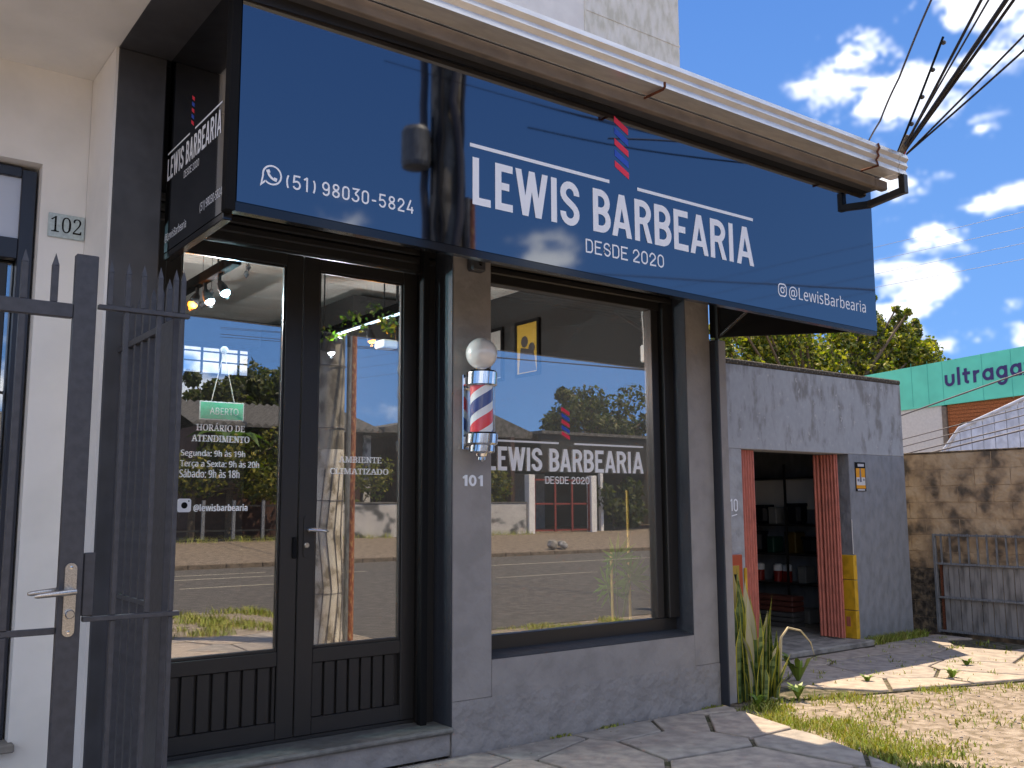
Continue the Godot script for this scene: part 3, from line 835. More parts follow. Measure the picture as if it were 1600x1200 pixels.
# ---------------------------------------------------------------- the barber's shop
func shop() -> void:
	var s := thing("barbershop_building", "dark gray rendered shopfront with glass double door and one big window", "building")
	# front wall, pieces butted end to end
	boxo("pilaster", Vector3(1.123, 0, -0.5), Vector3(1.365, 3.8, 0), M.pilaster, s, 0.006)
	boxo("white_return", Vector3(1.108, 0, -0.498), Vector3(1.1225, 3.797, -0.003), M.white, s)
	boxo("door_jamb_wall", Vector3(1.365, 0, -0.5), Vector3(1.40, 3.8, -0.21), M.black_matt, s)
	boxo("wall", Vector3(3.163, 0.3, -0.3), Vector3(3.452, 3.9, 0), M.wall, s, 0.005)
	boxo("wall", Vector3(3.452, 0.3, -0.3), Vector3(5.25, 0.52, 0), M.wall, s)
	boxo("rough_plinth", Vector3(3.163, -0.02, -0.3), Vector3(5.514, 0.2998, 0.0), M.wall_rough, s)
	boxo("wall", Vector3(5.25, 0.3, -0.3), Vector3(5.514, 3.9, 0), M.wall, s, 0.005)
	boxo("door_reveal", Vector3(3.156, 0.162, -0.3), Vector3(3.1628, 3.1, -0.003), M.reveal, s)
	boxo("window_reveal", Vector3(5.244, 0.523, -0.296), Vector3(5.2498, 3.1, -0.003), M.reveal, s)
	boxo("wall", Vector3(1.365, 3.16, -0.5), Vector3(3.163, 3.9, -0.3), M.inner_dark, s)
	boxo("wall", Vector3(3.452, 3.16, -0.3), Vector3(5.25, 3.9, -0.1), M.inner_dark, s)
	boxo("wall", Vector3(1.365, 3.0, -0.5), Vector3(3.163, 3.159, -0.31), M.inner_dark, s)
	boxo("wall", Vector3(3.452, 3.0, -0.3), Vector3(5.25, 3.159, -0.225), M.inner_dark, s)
	boxo("side_wall", Vector3(5.36, 0, -7.0), Vector3(5.514, 3.9, -0.3), M.garage_low, s)
	boxo("side_wall", Vector3(1.123, 0, -7.0), Vector3(1.27, 3.9, -0.5), M.ceiling, s)
	boxo("roof", Vector3(1.125, 3.9, -7.2), Vector3(6.36, 4.0, 1.0), M.fibro, s)
	boxo("foundation", Vector3(1.123, -0.1, -7.0), Vector3(5.36, 0.1, -0.3), M.concrete, s)
	# window sill, sloping outwards
	var sill := MB.new()
	sill.xf = Transform3D(Basis(Vector3(0, 0, -1), Vector3.UP, Vector3(1, 0, 0)), Vector3.ZERO)
	sill.prism(PackedVector2Array([Vector2(0.0, 0.521), Vector2(0.21, 0.521), Vector2(0.21, 0.556), Vector2(0.0, 0.526)]), 3.454, 5.243)
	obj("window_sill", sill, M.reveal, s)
	# trim post at the right end
	var post := boxo("corner_post", Vector3(5.53, 0.0, -0.06), Vector3(5.66, 2.72, 0.03), M.wall, s, 0.004)
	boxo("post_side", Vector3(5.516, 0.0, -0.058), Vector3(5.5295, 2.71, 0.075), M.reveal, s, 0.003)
	# threshold
	var th := MB.new()
	th.span(Vector3(1.37, 0.0, -0.3), Vector3(3.155, 0.125, -0.012))
	obj("door_step", th, M.wall_rough, s)
	boxo("threshold", Vector3(1.366, 0.126, -0.42), Vector3(3.172, 0.16, 0.018), mk(Color(0.17, 0.165, 0.15), 0.35, {m = 0.8, tex = [60, 0.02, 4, [[0.2, 0.7], [0.8, 1.15]]]}), s, 0.012)
	# door frame
	var zf := -0.2
	boxo("door_frame", Vector3(1.4, 0.16, -0.33), Vector3(1.462, 3.0, zf), M.black_steel, s, 0.004)
	boxo("door_frame", Vector3(3.05, 0.16, -0.33), Vector3(3.1555, 3.0, zf), M.black_steel, s, 0.004)
	boxo("door_frame", Vector3(1.463, 2.935, -0.33), Vector3(3.049, 3.0, zf), M.black_steel, s, 0.004)
	boxo("door_frame", Vector3(3.03, 0.16, -0.19), Vector3(3.075, 3.1, -0.14), M.black_matt, s, 0.004)
	boxo("door_sill", Vector3(1.463, 0.1605, -0.34), Vector3(3.049, 0.183, -0.25), M.black_steel, s, 0.003)
	for leaf in 2:
		var x0: float = [1.47, 2.274][leaf]
		var x1: float = [2.268, 3.046][leaf]
		var g0: float = [1.557, 2.377][leaf]
		var g1: float = [2.164, 2.948][leaf]
		var d := MB.new()
		d.span(Vector3(x0, 0.185, -0.3), Vector3(g0, 2.93, -0.245), 0.004)
		d.span(Vector3(g1, 0.185, -0.3), Vector3(x1, 2.93, -0.245), 0.004)
		d.span(Vector3(g0, 2.857, -0.299), Vector3(g1, 2.93, -0.246), 0.004)
		d.span(Vector3(g0, 0.576, -0.299), Vector3(g1, 0.655, -0.246), 0.004)
		d.span(Vector3(g0, 0.185, -0.299), Vector3(g1, 0.276, -0.246), 0.004)
		d.span(Vector3(g0, 0.276, -0.295), Vector3(g1, 0.576, -0.282))
		var door := obj("door", d, M.black_steel, s)
		var w := (g1 - g0) / 7.3
		for k in 8:
			var a := g0 + 0.004 + k * w
			if a + 0.02 > g1: continue
			boxo("slat", Vector3(a, 0.277, -0.281), Vector3(minf(a + w - 0.015, g1 - 0.002), 0.5755, -0.258), M.black_steel, door, 0.003)
		boxo("pane", Vector3(g0, 0.655, -0.276), Vector3(g1, 2.857, -0.27), M.glass, door)
		for q in [[g0, g0 + 0.012, 0.655, 2.857], [g1 - 0.012, g1, 0.655, 2.857], [g0 + 0.012, g1 - 0.012, 0.655, 0.672], [g0 + 0.012, g1 - 0.012, 2.845, 2.857]]:
			boxo("glazing_bead", Vector3(q[0], q[2], -0.2695), Vector3(q[1], q[3], -0.2555), M.black_steel, door, 0.003)
		if leaf == 0:
			var z := -0.2685
			words("lettering", "HORÁRIO DE", Vector3(1.678, 1.872, z), 0.27, 0.045, M.vinyl_glass, door, "Droid Serif")
			words("lettering", "ATENDIMENTO", Vector3(1.655, 1.812, z), 0.322, 0.036, M.vinyl_glass, door, "Droid Serif")
			words("lettering", "Segunda: 9h às 19h", Vector3(1.6, 1.722, z), 0.355, 0.044, M.vinyl_glass, door)
			words("lettering", "Terça a Sexta: 9h às 20h", Vector3(1.598, 1.664, z), 0.44, 0.046, M.vinyl_glass, door)
			words("lettering", "Sábado: 9h às 18h", Vector3(1.596, 1.614, z), 0.33, 0.046, M.vinyl_glass, door)
			words("lettering", "@lewisbarbearia", Vector3(1.678, 1.432, z), 0.3, 0.04, M.vinyl_glass, door, "Droid Sans", true)
			var ic := MB.new()
			ic.xf.origin = Vector3(0, 0, z)
			var p := []
			for k in 4:
				p += arc(Vector2(1.628, 1.466) + Vector2([1, -1, -1, 1][k], [1, 1, -1, -1][k]) * 0.024, 0.012, 0.012, k * 90, k * 90 + 90, 5)
			ic.prism(PackedVector2Array(p), -0.0005, 0.0)
			obj("camera_symbol", ic, M.vinyl_glass, door)
			var ic2 := MB.new()
			ic2.xf.origin = Vector3(0, 0, z + 0.0006)
			ic2.disc(Vector2(1.628, 1.466), 0.017); ic2.disc(Vector2(1.651, 1.489), 0.004, 0.0, 8)
			obj("camera_symbol_lens", ic2, M.black_matt, door)
			var lk := boxo("latch_plate", Vector3(2.235, 1.165, -0.2445), Vector3(2.262, 1.285, -0.232), M.black_matt, door, 0.004)
		else:
			var z := -0.2685
			words("lettering", "AMBIENTE", Vector3(2.532, 1.718, z), 0.284, 0.036, M.vinyl_glass, door, "Droid Serif")
			words("lettering", "CLIMATIZADO", Vector3(2.475, 1.648, z), 0.39, 0.036, M.vinyl_glass, door, "Droid Serif")
			var pl := MB.new()
			var p := []
			for q in arc(Vector2(2.322, 1.385), 0.019, 0.019, 0, 180, 8) + arc(Vector2(2.322, 1.187), 0.019, 0.019, 180, 360, 8): p.append(q)
			pl.prism(PackedVector2Array(p), -0.245, -0.239)
			obj("lock_plate", pl, M.black_steel, door)
			var h := MB.new()
			h.tube([Vector3(2.322, 1.325, -0.24), Vector3(2.322, 1.325, -0.205)], 0.011, 10)
			h.tube([Vector3(2.312, 1.326, -0.2), Vector3(2.345, 1.325, -0.198), Vector3(2.43, 1.315, -0.205), Vector3(2.44, 1.313, -0.21)], [0.01, 0.011, 0.008, 0.005], 10)
			obj("handle", h, M.chrome, door)
			var kh := MB.new()
			kh.xf = Transform3D(Basis(Vector3.RIGHT, PI / 2), Vector3(2.322, 1.237, -0.239))
			kh.lathe([Vector2(0.016, 0), Vector2(0.016, 0.007), Vector2(0.012, 0.01), Vector2(0, 0.01)], 14)
			obj("lock_cylinder", kh, M.steel, door)
	# window
	var wf := MB.new()
	wf.span(Vector3(3.453, 0.545, -0.25), Vector3(5.2435, 0.637, -0.165), 0.004)
	wf.span(Vector3(3.453, 0.638, -0.25), Vector3(3.56, 2.93, -0.165), 0.004)
	wf.span(Vector3(5.05, 0.638, -0.25), Vector3(5.12, 2.93, -0.165), 0.004)
	wf.span(Vector3(5.14, 0.638, -0.26), Vector3(5.2435, 3.0, -0.13), 0.004)
	wf.span(Vector3(3.453, 2.931, -0.25), Vector3(5.139, 3.0, -0.165), 0.004)
	var win := obj("window", wf, M.black_steel, s)
	boxo("pane", Vector3(3.56, 0.637, -0.206), Vector3(5.05, 2.93, -0.2), M.glass, win)
	var k := (4.97 - 3.645) / (4.919 - 2.821)
	emblem(win, Transform3D(Basis.from_scale(Vector3(k, 0.615, 1.0)), Vector3(3.645 - 2.821 * k, 1.689 - 3.015 * 0.615, -0.1985)), M.vinyl_glass, M.red, M.blue)
	# roller shutters rolled up above door and window
	for q in [[1.37, 3.154, -0.19], [3.454, 5.242, -0.12]]:
		var rs := MB.new()
		rs.span(Vector3(q[0], 3.0, q[2] - 0.1), Vector3(q[1], 3.158, q[2] - 0.02))
		var r := obj("roller_shutter", rs, M.black_matt, s)
		for i in 3:
			boxo("slat", Vector3(q[0], 2.985 + i * 0.055, q[2] - 0.02), Vector3(q[1], 2.985 + i * 0.055 + 0.046, q[2]), M.black_steel, r, 0.012)
	# dark slatted ceiling under the canopy
	for i in 11:
		boxo("soffit_slat", Vector3(1.44, 3.158, -0.08 + i * 0.086), Vector3(6.26, 3.172, -0.08 + i * 0.086 + 0.078), M.black_steel, s, 0.004)
	boxo("soffit_board", Vector3(1.43, 3.18, -0.09), Vector3(6.27, 3.2, 0.9), M.black_matt, s)
	boxo("dark_soffit", Vector3(1.123, 3.797, 0.002), Vector3(6.3, 3.84, 1.0), M.pilaster, s)

func shop_inside() -> void:
	var r := structure("shop_interior")
	boxo("floor", Vector3(1.27, 0.1, -6.5), Vector3(5.36, 0.12, -0.3), M.floor, r)
	boxo("ceiling", Vector3(1.27, 3.5, -2.97), Vector3(5.36, 3.56, -0.5), M.ceiling, r)
	boxo("ceiling", Vector3(1.27, 3.6, -6.5), Vector3(5.36, 3.66, -2.972), M.ceiling, r)
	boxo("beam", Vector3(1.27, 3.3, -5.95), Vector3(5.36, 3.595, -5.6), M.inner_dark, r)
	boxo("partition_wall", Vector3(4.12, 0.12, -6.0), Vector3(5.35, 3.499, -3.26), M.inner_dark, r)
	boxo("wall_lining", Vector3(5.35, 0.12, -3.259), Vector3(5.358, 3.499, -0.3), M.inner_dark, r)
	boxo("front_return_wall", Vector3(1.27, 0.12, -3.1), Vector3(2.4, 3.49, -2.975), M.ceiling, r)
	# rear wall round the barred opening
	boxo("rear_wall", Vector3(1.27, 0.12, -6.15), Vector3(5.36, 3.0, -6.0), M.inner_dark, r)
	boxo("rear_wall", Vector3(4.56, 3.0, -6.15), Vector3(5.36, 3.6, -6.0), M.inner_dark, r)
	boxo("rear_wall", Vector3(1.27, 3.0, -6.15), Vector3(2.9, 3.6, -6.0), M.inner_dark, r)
	var g := thing("barred_rear_window", "bright barred window high on the rear wall seen through the left door", "window", Vector3(3.73, 3.0, -6.05))
	var fr := MB.new()
	fr.span(Vector3(-0.83, -0.0, -0.02), Vector3(0.83, 0.02, 0.02))
	fr.span(Vector3(-0.83, 0.55, -0.02), Vector3(0.83, 0.59, 0.02))
	obj("frame", fr, M.black_steel, g)
	for i in 9:
		boxo("upright_bar", Vector3(-0.8 + i * 0.22 - 0.012, 0.021, -0.012), Vector3(-0.8 + i * 0.22 + 0.012, 0.549, 0.012), M.black_steel, g)
	for i in 4:
		boxo("cross_bar", Vector3(-0.83, 0.145 + i * 0.115, 0.0125), Vector3(0.83, 0.145 + i * 0.115 + 0.016, 0.03), M.black_steel, g)
	# lamp rails
	for k in 2:
		var x: float = [1.93, 3.4][k]
		var z0: float = [-1.75, -2.75][k]
		var z1: float = [-0.42, -0.85][k]
		var t := thing("lamp_rail", ["black hanging lamp rail behind the left door glass", "black hanging lamp rail with green vine behind the right door glass"][k], "light fixture", Vector3(x, 2.9, 0))
		boxo("rail", Vector3(-0.025, -0.035, z0), Vector3(0.025, 0.035, z1), mk(Color(0.003, 0.003, 0.003), 1.0, {spec = 0.1}), t, 0.004)
		for q in [0.2, 0.75]:
			var w := MB.new()
			var zz := lerpf(z0, z1, q)
			w.tube([Vector3(0, 0.035, zz), Vector3(0, 0.6, zz)], 0.006, 6)
			obj("hanger", w, M.black_matt, t)
		if k == 1:
			boxo("strip_lamp", Vector3(-0.012, -0.047, -2.1), Vector3(0.012, -0.0355, -1.0), glow(Color(0.8, 0.92, 1.0), 0.9), t)
			var vine := MB.new()
			var bl := []
			for i in 16: bl.append([Vector3(rng.randf_range(-0.06, 0.06), rng.randf_range(-0.12, 0.06), lerpf(-2.45, -1.1, i / 15.0)), Vector3(0.06, 0.07, 0.08)])
			leaf_cloud(vine, bl, 18, 0.045, [Color(0.05, 0.1, 0.015), Color(0.1, 0.12, 0.02), Color(0.03, 0.07, 0.012)])
			obj("vine", vine, M.leaf, t)
		var heads: Array = [[-0.72, Color(0.75, 0.95, 1.0), 2.6, Vector3(0.25, -1, 0.75)], [-0.98, Color(0.95, 0.97, 1.0), 2.2, Vector3(0.2, -1, 0.6)], [-1.13, Color(1.0, 0.55, 0.12), 1.6, Vector3(-0.5, -1, 0.45)]] if k == 0 else [[-1.56, Color(1.0, 0.62, 0.12), 2.0, Vector3(0.15, -1, 0.2)], [-2.24, Color(0.95, 0.98, 1.0), 2.4, Vector3(0.05, -1, 0.15)]]
		for h in heads:
			var d: Vector3 = h[3].normalized()
			var sd := d.cross(Vector3.FORWARD).normalized()
			var b := Basis(sd, -d, sd.cross(-d))
			var at := Vector3(0, -0.05, h[0])
			var hm := MB.new()
			hm.tube([at + Vector3(0, 0.03, 0), at - Vector3(0, 0.03, 0)], 0.012, 8)
			hm.xf = Transform3D(b, at - Vector3(0, 0.03, 0))
			hm.lathe([Vector2(0.033, -0.1), Vector2(0.03, -0.05), Vector2(0.02, -0.01), Vector2(0, 0)], 16)
			var head := obj("lamp_head", hm, M.black_matt, t)
			var bm := MB.new()
			bm.xf = Transform3D(b, at - Vector3(0, 0.03, 0) + d * 0.102)
			bm.lathe([Vector2(0.0, -0.014), Vector2(0.015, -0.012), Vector2(0.027, -0.004), Vector2(0.031, 0.006)], 16, true)
			obj("lamp_bulb", bm, glow(h[1], h[2]), head)
			var l := OmniLight3D.new()
			l.name = "lamp_glow"
			l.light_color = h[1]
			l.light_energy = 0.8 if h[1].b > 0.5 else 0.25
			l.omni_range = 12.0
			l.omni_attenuation = 2.0
			l.light_size = 0.002
			l.shadow_enabled = true
			t.add_child(l, true)
			l.position = at - Vector3(0, 0.03, 0) + d * 0.135
	# crystals and small cords hung from the ceiling
	var drops := ["upper right dark drop hung by a thread behind left door", "dark drop hung just below the lamp rail behind left door", "dark drop under the white lamp behind left door", "lowest dark drop hung by a thread behind left door"]
	var di := -1
	for q in [[2.29, 3.064, -1.2, 0.45], [2.24, 2.99, -1.1, 0.52], [2.044, 2.86, -1.2, 0.6], [2.017, 2.79, -1.3, 0.7]]:
		di += 1
		var t := thing("hanging_crystal", drops[di], "ornament", Vector3(q[0], q[1], q[2]), "crystal drops hung behind the left door")
		var m := MB.new()
		m.lathe([Vector2(0, -0.03), Vector2(0.02, 0), Vector2(0.012, 0.02), Vector2(0, 0.03)], 6)
		obj("crystal", m, M.trim_gloss, t)
		var w := MB.new()
		w.tube([Vector3(0, 0.03, 0), Vector3(0, q[3], 0)], 0.002, 5)
		obj("thread", w, M.cable, t)
	# framed prints on the right-hand wall
	for k in 2:
		var z0: float = [-2.26, -2.75][k]
		var z1: float = [-1.89, -2.46][k]
		var t := thing("framed_print", ["black framed yellow print of dark shapes, the nearer of two", "black framed pale print, half hidden by the barber pole"][k], "picture", Vector3(5.34, 2.66, (z0 + z1) * 0.5))
		var hw := (z1 - z0) * 0.5
		var f := MB.new()
		f.span(Vector3(-0.02, 0, -hw), Vector3(0.005, 0.03, hw)); f.span(Vector3(-0.02, 0.5, -hw), Vector3(0.005, 0.53, hw))
		f.span(Vector3(-0.02, 0.03, -hw), Vector3(0.005, 0.5, -hw + 0.03)); f.span(Vector3(-0.02, 0.03, hw - 0.03), Vector3(0.005, 0.5, hw))
		obj("frame", f, M.black_matt, t)
		boxo("print", Vector3(-0.01, 0.03, -hw + 0.03), Vector3(0.0, 0.5, hw - 0.03), mk([Color(0.45, 0.3, 0.04), Color(0.4, 0.4, 0.38)][k], 0.5), t)
		var shp := MB.new()
		shp.xf = Transform3D(Basis(Vector3(0, 0, 1), Vector3.UP, Vector3(-1, 0, 0)), Vector3(-0.0105, 0, 0))
		shp.disc(Vector2(-0.04, 0.33), 0.055); shp.disc(Vector2(0.07, 0.26), 0.05, 0.0004)
		shp.quad(Vector3(-0.13, 0.04, 0.0008), Vector3(0.14, 0.04, 0.0008), Vector3(0.1, 0.24, 0.0008), Vector3(-0.1, 0.28, 0.0008))
		obj("printed_shapes", shp, mk(Color(0.05, 0.045, 0.045), 0.6), t)
	var cc := thing("wall_sensor", "small white sensor with a cord on the dark inner wall", "sensor", Vector3(5.3, 2.66, -0.5))
	boxo("body", Vector3(-0.02, -0.07, -0.03), Vector3(0.04, 0.07, 0.03), M.white, cc, 0.012)
	var cw := MB.new()
	cw.tube([Vector3(0, 0.07, 0), Vector3(-0.01, 0.16, 0.01), Vector3(-0.03, 0.3, 0.02), Vector3(-0.03, 0.42, 0.03)], 0.006, 6)
	obj("cord", cw, M.white, cc)
	var ca := thing("ceiling_camera", "pale box camera on a black rod behind the right door glass", "camera", Vector3(3.4, 2.65, -1.25))
	boxo("body", Vector3(-0.08, -0.03, -0.08), Vector3(0.05, 0.03, 0.06), M.ceiling, ca, 0.01)
	var cr := MB.new()
	cr.tube([Vector3(0.04, 0, 0), Vector3(0.06, 0.02, 0.02), Vector3(0.06, 0.85, 0.02)], 0.012, 8)
	obj("rod", cr, M.black_matt, ca)
	# open sign on a cord
	var ab := thing("open_sign", "green hanging sign reading ABERTO inside the left door glass", "sign", Vector3(1.825, 1.9, -0.3))
	boxo("board", Vector3(-0.125, 0.035, -0.004), Vector3(0.127, 0.138, 0.0), mk(Color(0.6, 0.62, 0.6), 0.5), ab, 0.002)
	boxo("face", Vector3(-0.119, 0.041, 0.0005), Vector3(0.121, 0.132, 0.002), mk(Color(0.01, 0.5, 0.26), 0.5), ab)
	words("lettering", "ABERTO", Vector3(-0.068, 0.066, 0.0025), 0.162, 0.038, M.vinyl_glass, ab)
	for sx in [-0.06, 0.07]:
		var cd := MB.new()
		cd.tube([Vector3(sx, 0.138, 0), Vector3(0.0, 0.42, 0.002)], 0.0025, 5)
		obj("cord", cd, M.ceiling, ab)
	var hk := MB.new()
	hk.xf = Transform3D(Basis(Vector3.RIGHT, PI / 2), Vector3(0, 0.43, 0.0))
	hk.lathe([Vector2(0.012, 0), Vector2(0.022, 0.004), Vector2(0.022, 0.012), Vector2(0.0, 0.016)], 14)
	obj("suction_hook", hk, M.ceiling, ab)
	# bamboo palm in a pot behind the window
	var pp := thing("potted_palm", "potted fan palm tied to two canes behind the shop window", "plant", Vector3(5.08, 0.12, -0.62))
	var pot := MB.new()
	pot.lathe([Vector2(0, 0), Vector2(0.12, 0), Vector2(0.16, 0.3), Vector2(0.175, 0.3), Vector2(0.175, 0.34), Vector2(0.14, 0.34), Vector2(0.13, 0.3), Vector2(0, 0.3)], 20)
	obj("pot", pot, M.ceiling, pp)
	for q in [[-0.08, 0.98], [0.1, 1.45]]:
		var cn := MB.new()
		cn.tube([Vector3(q[0], 0.3, 0.03), Vector3(q[0] - 0.03, q[1], 0.05)], 0.011, 7)
		obj("cane", cn, mk(Color(0.6, 0.42, 0.12), 0.6), pp)
	for i in 7:
		var fr2 := MB.new()
		var c := Vector3(rng.randf_range(-0.14, 0.18), rng.randf_range(0.65, 1.0), rng.randf_range(-0.05, 0.15))
		fr2.col = Color(0.14, 0.24, 0.07)
		fr2.tube([Vector3(0, 0.3, 0), c], 0.005, 5)
		for k in 9:
			var a := -2.2 + k * 0.55 + rng.randf() * 0.2
			var d := Vector3(cos(a + 1.57), sin(a + 1.57), 0.3).normalized()
			var sd := Vector3(-d.y, d.x, 0) * 0.014
			fr2.col = Color(0.13, 0.25, 0.06) * rng.randf_range(0.8, 1.4)
			fr2.tri(c - sd * 0.3, c + d * 0.11 + sd, c + d * 0.21)
			fr2.tri(c - sd * 0.3, c + d * 0.21, c + d * 0.11 - sd)
		obj("frond", fr2, M.leaf, pp)

# ---------------------------------------------------------------- the big sign over the shopfront
func sign_box() -> void:
	var s := thing("shop_sign", "long dark blue glossy fascia sign with white lettering over the shopfront", "sign")
	var zf := 0.93
	var tl := Vector2(1.425, 3.735); var bl := Vector2(1.425, 2.79)
	var tr := Vector2(6.318, 3.86); var br := Vector2(6.303, 2.73)
	var m := MB.new()
	m.prism(PackedVector2Array([bl, br, tr, tl]), zf - 0.02, zf)
	obj("front_panel", m, M.sign, s)
	var bt := MB.new()
	bt.prism(PackedVector2Array([bl + Vector2(-0.01, -0.045), br + Vector2(0, -0.03), br + Vector2(0, -0.002), bl + Vector2(-0.01, -0.002)]), zf - 0.05, zf - 0.003)
	obj("bottom_trim", bt, M.trim_gloss, s)
	var tt := MB.new()
	tt.prism(PackedVector2Array([tl + Vector2(-0.01, 0.002), tr + Vector2(0, 0.002), tr + Vector2(0, 0.03), tl + Vector2(-0.01, 0.06)]), zf - 0.05, zf + 0.004)
	obj("top_trim", tt, M.black_steel, s)
	boxo("corner_trim", Vector3(1.377, 2.745, zf - 0.06), Vector3(1.4235, 3.797, zf - 0.001), M.black_matt, s, 0.004)
	boxo("side_panel", Vector3(1.385, 2.75, -0.0), Vector3(1.4, 3.797, zf - 0.061), M.sign, s)
	boxo("side_trim", Vector3(1.386, 2.715, 0.0), Vector3(1.43, 2.749, zf - 0.06), M.trim_gloss, s, 0.004)
	var ep := MB.new()      # the right end runs slantwise from the panel's edge back to the wall corner
	ep.xf = Transform3D(Basis(Vector3(1, 0, 0), Vector3(0, 0, -1), Vector3(0, 1, 0)), Vector3.ZERO)
	ep.prism(PackedVector2Array([Vector2(5.515, -0.004), Vector2(6.285, -0.87), Vector2(6.25, -0.87), Vector2(5.515, -0.06)]), 2.735, 3.84)
	obj("end_panel", ep, M.black_matt, s)
	for x in [2.2, 3.3, 4.3]:
		boxo("frame_bar", Vector3(x, 3.0, 0.85), Vector3(x + 0.04, 3.15, 0.9), M.black_matt, s)
	emblem(s, Transform3D(Basis(), Vector3(0, 0, zf + 0.0015)), M.vinyl, M.red, M.blue)
	# telephone symbol and number
	var ph := MB.new()
	ph.xf.origin = Vector3(0, 0, zf + 0.0015)
	var c := Vector2(1.584, 2.94)
	ph.strip(arc(c, 0.043, 0.043, -135, 190, 28) + [c + Vector2(-0.05, -0.05), c + Vector2(-0.03, -0.031)], 0.008)
	ph.strip(arc(c + Vector2(0.022, 0.022), 0.043, 0.043, 190, 260, 8), 0.011, 0.0004)
	ph.strip([c + Vector2(-0.022, 0.022), c + Vector2(-0.016, 0.008)], 0.017, 0.0008)
	ph.strip([c + Vector2(0.008, -0.016), c + Vector2(0.023, -0.02)], 0.017, 0.0008)
	obj("telephone_symbol", ph, M.vinyl, s)
	spelled("(51) 98030-5824", "numeral", Transform3D(Basis(), Vector3(0, 0, zf + 0.0015)), M.vinyl, s, 1.652, 2.895, 0.039, 0.068, 0.0085, 0.0125, {"(": 0.5, ")": 0.5, "1": 0.75, "-": 0.75})
	var ig := MB.new()
	ig.xf.origin = Vector3(0, 0, zf + 0.0015)
	picto_camera(ig, Vector2(5.205, 2.895), 0.082, 0.009)
	obj("camera_symbol", ig, M.vinyl, s)
	words("lettering", "@LewisBarbearia", Vector3(5.275, 2.842, zf + 0.0015), 0.895, 0.098, M.vinyl, s)
	# the same on the narrow left side
	var b := Basis(Vector3(0, 0, 1), Vector3.UP, Vector3(-1, 0, 0))
	var kx := 0.81 / 2.265
	var ky := 0.46
	emblem(s, Transform3D(b * Basis.from_scale(Vector3(kx, ky, 1.0)), Vector3(1.3835, 3.13 - 3.015 * ky, 0.013 - 2.659 * kx)), M.vinyl, M.red, M.blue)
	words("side_lettering", "(51) 98030-5824", Vector3(1.3835, 2.82, 0.56), 0.3, 0.05, M.vinyl, s, "Droid Sans", false, -PI / 2)
	words("side_lettering", "@LewisBarbearia", Vector3(1.3835, 2.8, 0.02), 0.34, 0.05, M.vinyl, s, "Droid Sans", false, -PI / 2)

